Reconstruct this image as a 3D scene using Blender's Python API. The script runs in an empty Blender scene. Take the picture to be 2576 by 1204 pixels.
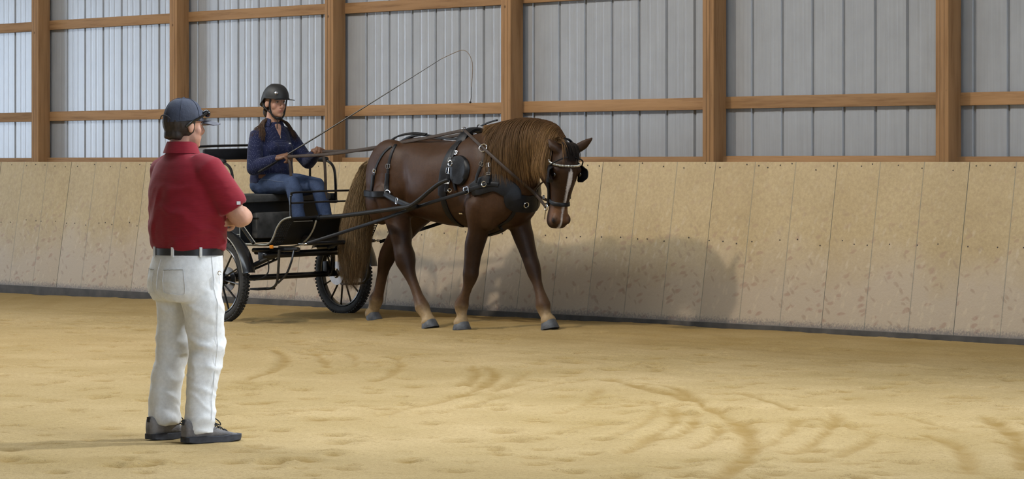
import bpy, bmesh, math, random
import numpy as np
from mathutils import Vector, Matrix, noise as mnoise
from mathutils.bvhtree import BVHTree

# ------------------------------------------------------------------ camera, light, exposure
SC = bpy.context.scene
COL = SC.collection
random.seed(7)
RNG = np.random.default_rng(7)
YAW = math.radians(48.6)
SY, CY = math.sin(YAW), math.cos(YAW)
CAM = Vector((20.93, -18.45, 1.40))
FPX = 8000.0                      # focal length in pixels of the 2576-wide frame
cam_d = bpy.data.cameras.new('camera'); cam = bpy.data.objects.new('camera', cam_d); COL.objects.link(cam)
cam.location = CAM; cam.rotation_euler = (math.pi/2, 0, YAW)
cam_d.sensor_width = 36.0; cam_d.lens = FPX/2576*36.0
cam_d.shift_y = -(602-407)/2576.0
cam_d.clip_end = 300
SC.camera = cam
SC.view_settings.view_transform = 'Standard'; SC.view_settings.look = 'None'
SC.view_settings.gamma = 1.0; SC.view_settings.use_curve_mapping = False
SC.view_settings.exposure = -0.66
SC.cycles.max_bounces = 4; SC.cycles.diffuse_bounces = 2; SC.cycles.use_adaptive_sampling = True; SC.cycles.adaptive_threshold = 0.07; SC.cycles.glossy_bounces = 1; SC.cycles.caustics_reflective = False; SC.cycles.caustics_refractive = False

W = bpy.data.worlds.new('overcast_sky'); SC.world = W; W.use_nodes = True
bg = W.node_tree.nodes['Background']
bg.inputs[0].default_value = (0.66, 0.80, 1.0, 1); bg.inputs[1].default_value = 13.5

def area(name, loc, sx, sy, power, col, rot=(0,0,0), shape='RECTANGLE', spread=None):
    l = bpy.data.lights.new(name, 'AREA'); l.shape = shape; l.size = sx; l.size_y = sy
    l.energy = power; l.color = col
    if spread: l.spread = spread
    o = bpy.data.objects.new(name, l); COL.objects.link(o); o.location = loc; o.rotation_euler = rot
    return o
# floodlights hung from the roof frame (place, power, colour, what they are aimed at) and an added overhead fill light
LAMPS = [((-1.95, -9.4, 8.55), 370, (1.0, 0.89, 0.74), (1.2, -1.0, 0.9)),
         ((10.3, -3.5, 5.6), 370, (0.88, 0.94, 1.0), (7.0, -9.6, 0.5))]
for p_, pw_, c_, aim_ in LAMPS:
    area('floodlight', p_, 0.46, 0.46, pw_, c_, rot=(Vector(aim_)-Vector(p_)).to_track_quat('-Z', 'Y').to_euler(), shape='DISK', spread=math.radians(118))
area('roof_fill_light', (0, -7.6, 8.2), 38.0, 1.8, 3500, (0.80, 0.90, 1.0))  # added cool fill under the closed roof, lifts the overall brightness
for x, y0, y1, rz in ((-25.9, -15.5, -5.0, -1), (33.9, -19.0, -2.5, 1)):      # sky light entering by the two end doorways
    o_ = area('doorway_portal', (x, (y0+y1)/2, 2.3), y1-y0, 4.6, 1.0, (1, 1, 1), rot=(math.pi/2, 0, math.radians(-90*rz)))
    o_.rotation_euler = (Vector((-rz, 0, 0))).to_track_quat('-Z', 'Z').to_euler(); o_.data.cycles.is_portal = True

# ------------------------------------------------------------------ survey helpers: photo pixel -> place in the hall
def ray(px, py):
    u = (px-1288)/FPX
    return Vector((-SY+CY*u, CY+SY*u, (407-py)/FPX))
def at_y(px, py, y):
    d = ray(px, py); t = (y-CAM.y)/d.y
    return CAM + d*t
def at_z(px, py, z=0.0):
    d = ray(px, py); t = (z-CAM.z)/d.z
    return CAM + d*t
def ss(a, b, x):
    t = np.clip((np.asarray(x, float)-a)/(b-a), 0, 1); return t*t*(3-2*t)
def bank(x, y):
    """sand is pushed up a few centimetres along the kickboard"""
    return 0.045*ss(-8.5, -1.0, x)*ss(-1.5, -0.55, y)

def srgb(r, g, b):
    f = lambda c: (c/255/12.92) if c/255 <= 0.04045 else ((c/255+0.055)/1.055)**2.4
    return (f(r), f(g), f(b), 1)

# ------------------------------------------------------------------ numpy value noise
def _h(ix, iy, iz):
    n = (ix*374761393 + iy*668265263 + iz*2147483647) & 0xffffffff
    n = ((n ^ (n >> 13))*1274126177) & 0xffffffff
    return ((n ^ (n >> 16)) & 0xffff)/65535.0
def vnoise(x, y, z=0.0):
    x, y, z = np.broadcast_arrays(np.asarray(x, float), np.asarray(y, float), np.asarray(z, float))
    ix, iy, iz = [np.floor(a).astype(np.int64) for a in (x, y, z)]
    fx, fy, fz = x-ix, y-iy, z-iz
    fx, fy, fz = [t*t*(3-2*t) for t in (fx, fy, fz)]
    r = 0
    for dx in (0, 1):
        for dy in (0, 1):
            for dz in (0, 1):
                w = (fx if dx else 1-fx)*(fy if dy else 1-fy)*(fz if dz else 1-fz)
                r = r + w*_h(ix+dx, iy+dy, iz+dz)
    return r*2-1
def fbm(x, y, z=0.0, o=3):
    r = 0; a = 1.0; s = 0
    for k in range(o):
        r = r + a*vnoise(x*2**k+17*k, y*2**k+5*k, z*2**k); s += a; a *= 0.5
    return r/s

# ------------------------------------------------------------------ object helpers
def tag(o, label=None, cat=None, group=None, kind=None):
    if label: o['label'] = label
    if cat: o['category'] = cat
    if group: o['group'] = group
    if kind: o['kind'] = kind
    return o
def empty(name, loc=(0,0,0), rz=0.0, parent=None):
    o = bpy.data.objects.new(name, None); COL.objects.link(o); o.location = loc; o.rotation_euler = (0,0,rz)
    o.empty_display_size = 0.2
    if parent: o.parent = parent
    return o
def link(name, me, mat=None, parent=None, smooth=True, angle=None):
    o = bpy.data.objects.new(name, me); COL.objects.link(o)
    if mat is not None and not me.materials:
        for m in (mat if isinstance(mat, (list, tuple)) else [mat]): me.materials.append(m)
    if smooth: me.polygons.foreach_set('use_smooth', [True]*len(me.polygons))
    if angle is not None and smooth:
        me.set_sharp_from_angle(angle=math.radians(angle))
    if parent: o.parent = parent
    return o

class MB:
    """collects vertices and faces of one mesh"""
    def __init__(s): s.v = []; s.f = []; s.mi = []
    def add(s, vs, fs, mi=0):
        o = len(s.v); s.v += [tuple(p) for p in vs]; s.f += [tuple(i+o for i in f) for f in fs]; s.mi += [mi]*len(fs)
        return s
    def box(s, c, size, rot=None, bevel=0.0, mi=0):
        hx, hy, hz = size[0]/2, size[1]/2, size[2]/2
        if bevel > 0:
            bm = bmesh.new(); bmesh.ops.create_cube(bm, size=1.0)
            for v in bm.verts: v.co = Vector((v.co.x*size[0], v.co.y*size[1], v.co.z*size[2]))
            bmesh.ops.bevel(bm, geom=list(bm.edges), offset=min(bevel, min(size)*0.45), segments=2, affect='EDGES', profile=0.6)
            bm.verts.index_update()
            vs = [v.co.copy() for v in bm.verts]; fs = [[v.index for v in f.verts] for f in bm.faces]; bm.free()
        else:
            vs = [Vector((x*hx, y*hy, z*hz)) for z in (-1,1) for y in (-1,1) for x in (-1,1)]
            fs = [(0,2,3,1),(4,5,7,6),(0,1,5,4),(2,6,7,3),(0,4,6,2),(1,3,7,5)]
        if rot is not None: vs = [rot @ v for v in vs]
        c = Vector(c)
        return s.add([v+c for v in vs], fs, mi)
    def loft(s, rings, closed=False, caps=True, mi=0):
        n = len(rings[0]); vs = [p for r in rings for p in r]; fs = []
        m = len(rings); last = m if closed else m-1
        for i in range(last):
            j = (i+1) % m
            for k in range(n):
                k2 = (k+1) % n
                fs.append((i*n+k, i*n+k2, j*n+k2, j*n+k))
        if caps and not closed:
            fs.append(tuple(range(n-1, -1, -1))); fs.append(tuple((m-1)*n+k for k in range(n)))
        return s.add(vs, fs, mi)
    def tube(s, pts, rad, seg=8, up=(0,0,1), rnd=False, flat=1.0, closed=False, mi=0):
        """round tube through pts; rad is a number, a list, or a list of (r_side, r_up)"""
        P = [Vector(p) for p in pts]; n = len(P)
        R = rad if isinstance(rad, (list, tuple)) else [rad]*n
        R = [r if isinstance(r, (tuple, list)) else (r, r*flat) for r in R]
        T = []
        for i in range(n):
            if closed: t = P[(i+1) % n]-P[i-1]
            else: t = P[min(i+1, n-1)]-P[max(i-1, 0)]
            T.append(t.normalized())
        up = Vector(up)
        sx = T[0].cross(up)
        if sx.length < 1e-3: sx = T[0].cross(Vector((1,0,0)))
        sx.normalize(); rings = []
        for i in range(n):
            if i: sx = (sx - T[i]*sx.dot(T[i]));
            if sx.length < 1e-6: sx = T[i].orthogonal()
            sx.normalize(); sy = sx.cross(T[i])
            rings.append([P[i] + sx*(R[i][0]*math.cos(2*math.pi*k/seg)) + sy*(R[i][1]*math.sin(2*math.pi*k/seg)) for k in range(seg)])
        if rnd and not closed:
            a, b = rings[0], rings[-1]; ra = min(R[0]); rb = min(R[-1])
            pre = [[P[0]-T[0]*ra*math.sin(q)+(p-P[0])*math.cos(q) for p in a] for q in (1.35, 0.9, 0.45)]
            post = [[P[-1]+T[-1]*rb*math.sin(q)+(p-P[-1])*math.cos(q) for p in b] for q in (0.45, 0.9, 1.35)]
            rings = pre+rings+post
        return s.loft(rings, closed=closed, mi=mi)
    def ellipsoid(s, c, r, rot=None, seg=16, rings=10, mi=0):
        c = Vector(c); vs = [Vector((0,0,-1))]; fs = []
        for i in range(1, rings):
            t = -math.pi/2+math.pi*i/rings
            for k in range(seg):
                p = 2*math.pi*k/seg; vs.append(Vector((math.cos(t)*math.cos(p), math.cos(t)*math.sin(p), math.sin(t))))
        vs.append(Vector((0,0,1)))
        for k in range(seg): fs.append((0, 1+(k+1) % seg, 1+k))
        for i in range(rings-2):
            for k in range(seg):
                a = 1+i*seg+k; b = 1+i*seg+(k+1) % seg; fs.append((a, b, b+seg, a+seg))
        L = len(vs)-1; o = 1+(rings-2)*seg
        for k in range(seg): fs.append((L, o+k, o+(k+1) % seg))
        vs = [Vector((v.x*r[0], v.y*r[1], v.z*r[2])) for v in vs]
        if rot is not None: vs = [rot @ v for v in vs]
        return s.add([v+c for v in vs], fs, mi)
    def disc(s, c, n, r0, r1, th, seg=24, mi=0):
        """flat ring (washer) around axis n"""
        n = Vector(n).normalized(); a = n.orthogonal().normalized(); b = n.cross(a); c = Vector(c); rings = []
        for k in range(seg):
            q = 2*math.pi*k/seg; e = a*math.cos(q)+b*math.sin(q)
            rings.append([c+e*r0-n*th/2, c+e*r1-n*th/2, c+e*r1+n*th/2, c+e*r0+n*th/2])
        return s.loft(rings, closed=True, mi=mi)
    def torus(s, c, n, R, r, seg=20, sides=6, squash=1.0, mi=0):
        n = Vector(n).normalized(); a = n.orthogonal().normalized(); b = n.cross(a); c = Vector(c)
        return s.tube([c+a*R*math.cos(2*math.pi*k/seg)+b*R*squash*math.sin(2*math.pi*k/seg) for k in range(seg)], r, sides, up=n, closed=True, mi=mi)
    def sheet(s, front, thick_vec, mi=0):
        """front: grid rows of points -> a plate of that thickness"""
        R = len(front); Cn = len(front[0]); tv = Vector(thick_vec)
        vs = [Vector(p) for r in front for p in r]; N = len(vs); vs += [v+tv for v in vs]; fs = []
        for i in range(R-1):
            for j in range(Cn-1):
                a = i*Cn+j; fs.append((a, a+1, a+Cn+1, a+Cn)); fs.append((N+a, N+a+Cn, N+a+Cn+1, N+a+1))
        edge = [(0, j) for j in range(Cn)]+[(i, Cn-1) for i in range(1, R)]+[(R-1, j) for j in range(Cn-2, -1, -1)]+[(i, 0) for i in range(R-2, 0, -1)]
        ids = [i*Cn+j for i, j in edge]
        for k in range(len(ids)):
            a, b = ids[k], ids[(k+1) % len(ids)]; fs.append((a, N+a, N+b, b))
        return s.add(vs, fs, mi)
    def mesh(s, name):
        me = bpy.data.meshes.new(name); me.from_pydata(s.v, [], s.f)
        me.polygons.foreach_set('material_index', s.mi); me.update(); return me
    def build(s, name, mat, parent=None, smooth=True, angle=35, fix=True):
        me = s.mesh(name)
        if fix:
            bm = bmesh.new(); bm.from_mesh(me); bmesh.ops.recalc_face_normals(bm, faces=bm.faces); bm.to_mesh(me); bm.free()
        return link(name, me, mat, parent, smooth, angle)
    def fuse(s, name, voxel, iters=4, factor=0.5):
        """one continuous surface grown around everything collected"""
        me = s.mesh(name); o = bpy.data.objects.new('tmp', me); COL.objects.link(o)
        bm = bmesh.new(); bm.from_mesh(me); bmesh.ops.recalc_face_normals(bm, faces=bm.faces); bm.to_mesh(me); bm.free()
        m = o.modifiers.new('r', 'REMESH'); m.mode = 'VOXEL'; m.voxel_size = voxel; m.adaptivity = 0.0
        if iters:
            q = o.modifiers.new('s', 'SMOOTH'); q.iterations = iters; q.factor = factor
        dg = bpy.context.evaluated_depsgraph_get(); dg.update()
        out = bpy.data.meshes.new_from_object(o.evaluated_get(dg)); out.name = name
        bpy.data.objects.remove(o); bpy.data.meshes.remove(me)
        return out

def smooth_where(me, mask, iters, factor=0.5):
    """relax only the vertices where mask > 0"""
    o = bpy.data.objects.new('tmp', me); COL.objects.link(o); g = o.vertex_groups.new(name='m')
    for q in range(1, 11):
        idx = np.nonzero((mask > (q-1)/10+.001) & (mask <= q/10+.001))[0]
        if len(idx): g.add([int(i) for i in idx], q/10, 'REPLACE')
    m = o.modifiers.new('s', 'SMOOTH'); m.iterations = iters; m.factor = factor; m.vertex_group = 'm'
    dg = bpy.context.evaluated_depsgraph_get(); dg.update()
    out = bpy.data.meshes.new_from_object(o.evaluated_get(dg)); out.name = me.name
    bpy.data.objects.remove(o); return out
def coords(me):
    a = np.empty(len(me.vertices)*3); me.vertices.foreach_get('co', a); return a.reshape(-1, 3)
def normals(me):
    a = np.empty(len(me.vertices)*3); me.vertices.foreach_get('normal', a); return a.reshape(-1, 3)
def set_coords(me, a):
    me.vertices.foreach_set('co', np.ascontiguousarray(a, float).ravel()); me.update()
def paint(me, rgb):
    """per-vertex colour of the thing itself (linear rgb array)"""
    ca = me.color_attributes.new('Col', 'FLOAT_COLOR', 'POINT')
    d = np.ones((len(me.vertices), 4)); d[:, :3] = rgb
    ca.data.foreach_set('color', d.ravel())
def lerp3(a, b, t):
    t = np.asarray(t)[:, None]; return np.asarray(a)*(1-t)+np.asarray(b)*t
def smoothpath(pts, n):
    """Catmull-Rom through points"""
    P = [Vector(p) for p in pts]; P = [P[0]*2-P[1]]+P+[P[-1]*2-P[-2]]; out = []
    m = len(P)-3
    for q in range(n+1):
        t = q/n*m; i = min(int(t), m-1); f = t-i
        a, b, c, d = P[i:i+4]
        out.append(0.5*((2*b)+(c-a)*f+(2*a-5*b+4*c-d)*f*f+(3*b-a-3*c+d)*f**3))
    return out

# ------------------------------------------------------------------ materials
def nmat(name):
    m = bpy.data.materials.new(name); m.use_nodes = True
    nt = m.node_tree; b = nt.nodes['Principled BSDF']
    return m, nt, b
def N(nt, t, **kw):
    n = nt.nodes.new(t)
    for k, v in kw.items():
        if k.startswith('i_'):
            key = k[2:]; key = int(key) if key.isdigit() else key.replace('_', ' ')
            n.inputs[key].default_value = v
        else: setattr(n, k, v)
    return n
def coord(nt, scale=(1,1,1), rot=(0,0,0), loc=(0,0,0), src='Object'):
    tc = N(nt, 'ShaderNodeTexCoord'); mp = N(nt, 'ShaderNodeMapping')
    mp.inputs['Scale'].default_value = scale; mp.inputs['Rotation'].default_value = rot; mp.inputs['Location'].default_value = loc
    nt.links.new(tc.outputs[src], mp.inputs[0]); return mp.outputs[0]
def noise_tex(nt, vec, scale, detail=3, rough=0.55):
    n = N(nt, 'ShaderNodeTexNoise'); n.inputs['Scale'].default_value = scale; n.inputs['Detail'].default_value = detail
    n.inputs['Roughness'].default_value = rough; nt.links.new(vec, n.inputs['Vector']); return n.outputs['Fac']
def ramp(nt, fac, stops):
    r = N(nt, 'ShaderNodeValToRGB'); e = r.color_ramp.elements
    e[0].position, e[0].color = stops[0]; e[1].position, e[1].color = stops[-1]
    for p, c in stops[1:-1]:
        x = e.new(p); x.color = c
    nt.links.new(fac, r.inputs[0]); return r.outputs[0]
def mix(nt, a, b, fac, mode='MIX'):
    m = N(nt, 'ShaderNodeMix', data_type='RGBA', blend_type=mode)
    for s, v in ((6, a), (7, b), (0, fac)):
        if hasattr(v, 'links'): nt.links.new(v, m.inputs[s])
        else: m.inputs[s].default_value = v
    return m.outputs[2]
def math_n(nt, op, a, b=0.0, clamp=False):
    m = N(nt, 'ShaderNodeMath', operation=op, use_clamp=clamp)
    for s, v in ((0, a), (1, b)):
        if hasattr(v, 'links'): nt.links.new(v, m.inputs[s])
        else: m.inputs[s].default_value = v
    return m.outputs[0]
def bump(nt, b, h, strength, dist):
    n = N(nt, 'ShaderNodeBump'); n.inputs['Strength'].default_value = strength; n.inputs['Distance'].default_value = dist
    nt.links.new(h, n.inputs['Height']); nt.links.new(n.outputs[0], b.inputs['Normal'])
def simple(name, col, rough=0.5, metal=0.0, spec=0.5, var=0.12, scale=30, bmp=0.0, bscale=60, sheen=0.0):
    """plain surface with fine colour variation and relief"""
    m, nt, b = nmat(name); v = coord(nt)
    n = noise_tex(nt, v, scale, 3)
    lo = tuple(c*(1-var) for c in col[:3])+(1,); hi = tuple(min(1, c*(1+var)) for c in col[:3])+(1,)
    nt.links.new(ramp(nt, n, [(0.3, lo), (0.7, hi)]), b.inputs['Base Color'])
    b.inputs['Roughness'].default_value = rough; b.inputs['Metallic'].default_value = metal
    b.inputs['Specular IOR Level'].default_value = spec
    if sheen: b.inputs['Sheen Weight'].default_value = sheen
    if bmp: bump(nt, b, noise_tex(nt, v, bscale, 2), bmp, 0.01)
    return m
def painted(name, rough=0.6, spec=0.4, var=0.2, scale=(8,8,8), bmp=0.0, bscale=80, sheen=0.0):
    """colour comes from the thing's own vertex colours, broken up by noise"""
    m, nt, b = nmat(name); at = N(nt, 'ShaderNodeAttribute', attribute_name='Col')
    v = coord(nt, scale); n = noise_tex(nt, v, 6.0, 4)
    k = ramp(nt, n, [(0.25, (1-var,)*3+(1,)), (0.75, (1+var,)*3+(1,))])
    nt.links.new(mix(nt, at.outputs['Color'], k, 1.0, 'MULTIPLY'), b.inputs['Base Color'])
    b.inputs['Roughness'].default_value = rough; b.inputs['Specular IOR Level'].default_value = spec
    if sheen: b.inputs['Sheen Weight'].default_value = sheen
    if bmp: bump(nt, b, noise_tex(nt, coord(nt), bscale, 3), bmp, 0.01)
    return m
def wood(name, axis, base, dark, seed=0.0):
    m, nt, b = nmat(name)
    sc = [14.0, 14.0, 14.0]; sc[axis] = 0.9
    info = N(nt, 'ShaderNodeObjectInfo')
    v = coord(nt, tuple(sc), loc=(seed, seed*2, seed*3))
    add = N(nt, 'ShaderNodeVectorMath', operation='ADD'); nt.links.new(v, add.inputs[0])
    comb = N(nt, 'ShaderNodeCombineXYZ'); r = math_n(nt, 'MULTIPLY', info.outputs['Random'], 90.0)
    for i in range(3): nt.links.new(r, comb.inputs[i])
    nt.links.new(comb.outputs[0], add.inputs[1]); v = add.outputs[0]
    g = noise_tex(nt, v, 1.6, 5, 0.65)
    c = ramp(nt, g, [(0.28, dark), (0.5, base), (0.75, tuple(min(1, q*1.18) for q in base[:3])+(1,))])
    v2 = coord(nt, (2.2, 2.2, 2.2) if axis != 0 else (1.0, 2.2, 2.2)); kn = N(nt, 'ShaderNodeTexVoronoi'); kn.inputs['Scale'].default_value = 2.3
    nt.links.new(v2, kn.inputs['Vector'])
    k = ramp(nt, kn.outputs['Distance'], [(0.035, (1,1,1,1)), (0.09, (0,0,0,1))])
    c = mix(nt, c, tuple(q*0.45 for q in dark[:3])+(1,), math_n(nt, 'MULTIPLY', k, 0.8))
    rv = N(nt, 'ShaderNodeHueSaturation'); rv.inputs['Saturation'].default_value = 1.0
    nt.links.new(math_n(nt, 'ADD', math_n(nt, 'MULTIPLY', info.outputs['Random'], 0.3), 0.85), rv.inputs['Value'])
    nt.links.new(c, rv.inputs['Color']); nt.links.new(rv.outputs[0], b.inputs['Base Color'])
    b.inputs['Roughness'].default_value = 0.7; b.inputs['Specular IOR Level'].default_value = 0.25
    bump(nt, b, g, 0.25, 0.01)
    return m
# ------------------------------------------------------------------ the hall: floor, kickboard wall, posts, girts, siding, shell
def sand_material():
    m, nt, b = nmat('arena_sand'); v = coord(nt)
    dark_sand = N(nt, 'ShaderNodeAttribute', attribute_name='dark_sand').outputs['Fac']
    n1 = noise_tex(nt, v, 0.9, 3, 0.6); n2 = noise_tex(nt, v, 38.0, 3, 0.7); n3 = noise_tex(nt, v, 140.0, 1, 0.6)
    c = ramp(nt, n1, [(0.3, (0.362, 0.262, 0.117, 1)), (0.7, (0.456, 0.338, 0.173, 1))])
    c = mix(nt, c, ramp(nt, n2, [(0.3, (0.84, 0.82, 0.79, 1)), (0.60, (1.04, 1.04, 1.03, 1))]), 1.0, 'MULTIPLY')
    c = mix(nt, c, ramp(nt, n3, [(0.30, (0.5, 0.47, 0.45, 1)), (0.42, (1, 1, 1, 1))]), 0.7, 'MULTIPLY')
    c = mix(nt, c, (0.250, 0.154, 0.043, 1), dark_sand)
    vo = N(nt, 'ShaderNodeTexVoronoi'); vo.inputs['Scale'].default_value = 16.0; nt.links.new(v, vo.inputs['Vector'])
    sp = ramp(nt, vo.outputs['Distance'], [(0.06, (1,1,1,1)), (0.11, (0,0,0,1))])
    pick = math_n(nt, 'GREATER_THAN', N_sep(nt, vo.outputs['Color']), 0.93)
    c = mix(nt, c, (0.20, 0.16, 0.11, 1), math_n(nt, 'MULTIPLY', math_n(nt, 'MULTIPLY', sp, pick), 0.8))
    nt.links.new(c, b.inputs['Base Color'])
    b.inputs['Roughness'].default_value = 0.95; b.inputs['Specular IOR Level'].default_value = 0.12
    h = math_n(nt, 'ADD', math_n(nt, 'MULTIPLY', n2, 1.0), math_n(nt, 'MULTIPLY', n3, 0.35))
    bump(nt, b, h, 0.34, 0.012)
    return m
def N_sep(nt, col):
    s = N(nt, 'ShaderNodeSeparateColor'); nt.links.new(col, s.inputs[0]); return s.outputs[0]

def build_floor():
    def axis(lo, a, b, hi, fine, coarse):
        return np.concatenate([np.arange(lo, a, coarse), np.arange(a, b, fine), np.arange(b, hi+coarse, coarse)])
    U = axis(-12, 12.6, 30.5, 46, 0.032, 1.0); V = axis(-34, -5.4, 5.6, 32, 0.034, 1.0)
    uu, vv = np.meshgrid(U, V, indexing='ij')
    X = CAM.x-SY*uu+CY*vv; Y = CAM.y+CY*uu+SY*vv
    H = bank(X, Y)+0.010*fbm(X*1.1, Y*1.1, 0, 2)+0.0042*fbm(X*5, Y*5, 3, 3)
    H = H+0.004*np.maximum(0, fbm(X*7, Y*7, 9, 3)-0.25)*3+0.0035*np.maximum(0, fbm(X*16, Y*16, 19, 2)-0.35)*3
    nearwall = ss(-6.0, -2.5, Y)
    H = H+nearwall*0.010*fbm(X*0.8, Y*9, 2, 3)                      # wheel and harrow lines running along the wall
    dark_sand = 0.62*ss(-2.9, -0.9, Y+0.35*fbm(X*1.2, Y*1.2, 4, 3))*(0.75+0.25*fbm(X*2, Y*6, 8, 2))  # sand colour turns darker brown towards the wall
    dark_sand = dark_sand+0.22*np.maximum(0, fbm(X*2.2, Y*2.2, 12, 4))
    # curved drag and wheel marks of damp sand
    G = [([(1530,955),(1640,980),(1720,1000),(1800,1035),(1865,1075),(1890,1110),(1880,1150),(1840,1185),(1800,1215)], .060, 1.0),
         ([(1580,962),(1690,975),(1750,1005)], .05, .9), ([(1860,990),(1940,1010),(2000,1035)], .045, .9),
         ([(2010,1055),(1990,1080),(1930,1120)], .04, .8), ([(2010,1055),(2080,1062),(2180,1085),(2350,1110)], .035, .7),
         ([(2085,1030),(2105,1055),(2070,1095),(2010,1135)], .035, .8), ([(1690,1020),(1700,1060),(1650,1095),(1560,1140)], .05, .8),
         ([(1755,1040),(1740,1075),(1700,1100)], .045, .9), ([(1815,1080),(1790,1105),(1740,1125)], .035, .8),
         ([(2330,1090),(2400,1120),(2430,1150),(2440,1185)], .05, .9), ([(2480,1050),(2540,1085),(2575,1130),(2580,1180)], .06, 1.0),
         ([(690,880),(718,900),(700,925),(610,960)], .045, .9), ([(790,890),(815,905),(825,925)], .035, .8), ([(990,895),(1008,915),(985,940),(930,960)], .04, .8),
         ([(1185,922),(1200,942),(1165,972)], .05, .9), ([(1222,922),(1245,942),(1215,972),(1130,1000)], .05, .9),
         ([(1330,935),(1290,960),(1230,990)], .04, .6), ([(950,1045),(1180,992),(1330,962)], .035, .6), ([(1100,1040),(1300,985),(1420,960)], .03, .6),
         ([(2200,1085),(2180,1110),(2100,1150)], .04, .8), ([(1510,975),(1480,1010),(1400,1040)], .035, .6),
         ([(880,890),(896,905),(890,925)], .03, .7), ([(1640,1010),(1650,1040),(1600,1075),(1540,1100)], .035, .6),
         ([(2240,1040),(2330,1060),(2420,1085)], .03, .6), ([(1150,1125),(1500,1070),(1700,1040)], .03, .4)]
    sel = np.zeros(X.shape, bool); sel[np.ix_((U >= 12.6) & (U < 30.5), (V >= -5.4) & (V < 5.6))] = True
    xs, ys = X[sel], Y[sel]; hh = H[sel]; dd = dark_sand[sel]
    wob = 0.02*fbm(xs*4, ys*4, 21, 2)
    for pts, w, s in G:
        P = smoothpath([at_z(px, py) for px, py in pts], 14)
        best = np.full(xs.shape, 9.0)
        for a, b in zip(P, P[1:]):
            ab = np.array((b.x-a.x, b.y-a.y)); L = ab@ab+1e-9
            t = np.clip(((xs-a.x)*ab[0]+(ys-a.y)*ab[1])/L, 0, 1)
            best = np.minimum(best, np.hypot(xs-a.x-t*ab[0], ys-a.y-t*ab[1]))
        best = best+wob; w2 = w*(0.8+0.5*vnoise(xs*3, ys*3, 30))
        g = np.exp(-(best/np.maximum(w2, .02))**2)
        lip = np.exp(-((best-2.0*w)/(0.7*w))**2)
        hh = hh-0.012*s*g+0.007*s*lip
        dd = np.maximum(dd, s*0.95*np.exp(-(best/np.maximum(w2*1.05, .02))**4)*(0.75+0.25*vnoise(xs*9, ys*9, 31)))
    # scattered hoof and foot prints
    for k in range(900):
        u = 12.6+17.0*RNG.random()**1.0; v = (RNG.random()-0.5)*u*0.36
        cx, cy = CAM.x-SY*u+CY*v, CAM.y+CY*u+SY*v
        if cy > -0.9: continue
        r = 0.022+0.05*RNG.random(); dep = 0.009+0.018*RNG.random(); a = RNG.random()*3.14; e = 0.6+0.8*RNG.random()
        dx, dy = xs-cx, ys-cy
        near = np.abs(dx)+np.abs(dy) < 5*r
        qx = (dx[near]*math.cos(a)+dy[near]*math.sin(a))/e; qy = -dx[near]*math.sin(a)+dy[near]*math.cos(a)
        q = np.hypot(qx, qy)*(1+0.3*vnoise(xs[near]*14, ys[near]*14, 40))
        g = np.exp(-(q/r)**2); lip = np.exp(-((q-1.6*r)/(0.5*r))**2)*(qx > -0.3*r)
        hh[near] += -dep*g+0.45*dep*lip
        dd[near] = np.maximum(dd[near], 0.85*g)  # prints coloured darker in their hollows
    H[sel] = hh; dark_sand[sel] = dd
    n0, n1 = X.shape
    co = np.stack([X, Y, H], -1).reshape(-1, 3)
    idx = np.arange(n0*n1).reshape(n0, n1)
    fc = np.stack([idx[:-1,:-1], idx[1:,:-1], idx[1:,1:], idx[:-1,1:]], -1).reshape(-1, 4)[:, ::-1]
    me = bpy.data.meshes.new('floor'); me.vertices.add(len(co)); me.vertices.foreach_set('co', co.ravel())
    me.loops.add(len(fc)*4); me.loops.foreach_set('vertex_index', fc.ravel().astype(np.int32))
    me.polygons.add(len(fc)); me.polygons.foreach_set('loop_start', np.arange(0, len(fc)*4, 4, dtype=np.int32))
    me.update(calc_edges=True); me.validate()
    at = me.attributes.new('dark_sand', 'FLOAT', 'POINT'); at.data.foreach_set('value', np.clip(dark_sand, 0, 1).ravel())
    o = link('floor', me, sand_material()); tag(o, 'tan arena sand with curved drag marks and hoof prints', 'floor', kind='structure')
build_floor()

X0, SP = -0.397, 2.5445            # first post corner, post spacing
PX = [X0+SP*k for k in range(-5, 6)]
XL, XR = -26.0, 34.0
M_POST = wood('post_timber', 2, (0.290, 0.158, 0.070, 1), (0.200, 0.102, 0.042, 1), 1.0)
M_GIRT = wood('girt_timber', 0, (0.310, 0.172, 0.078, 1), (0.195, 0.098, 0.040, 1), 5.0)
def siding_material():
    m, nt, b = nmat('white_steel_siding'); v = coord(nt)
    n = noise_tex(nt, v, 3.0, 4, 0.6); n2 = noise_tex(nt, coord(nt, (40, 40, 1.2)), 1.0, 3)
    c = ramp(nt, n, [(0.3, (0.308, 0.311, 0.322, 1)), (0.7, (0.350, 0.354, 0.365, 1))])
    c = mix(nt, c, ramp(nt, n2, [(0.3, (0.92, 0.91, 0.90, 1)), (0.7, (1.02, 1.02, 1.02, 1))]), 1.0, 'MULTIPLY')
    sp = noise_tex(nt, v, 24.0, 3, 0.7)
    c = mix(nt, c, (0.16, 0.13, 0.10, 1), ramp(nt, sp, [(0.72, (0,0,0,1)), (0.80, (0.7,0.7,0.7,1))]))
    nt.links.new(c, b.inputs['Base Color'])
    b.inputs['Roughness'].default_value = 0.27; b.inputs['Specular IOR Level'].default_value = 0.6
    return m
M_SIDING = siding_material()
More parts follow.
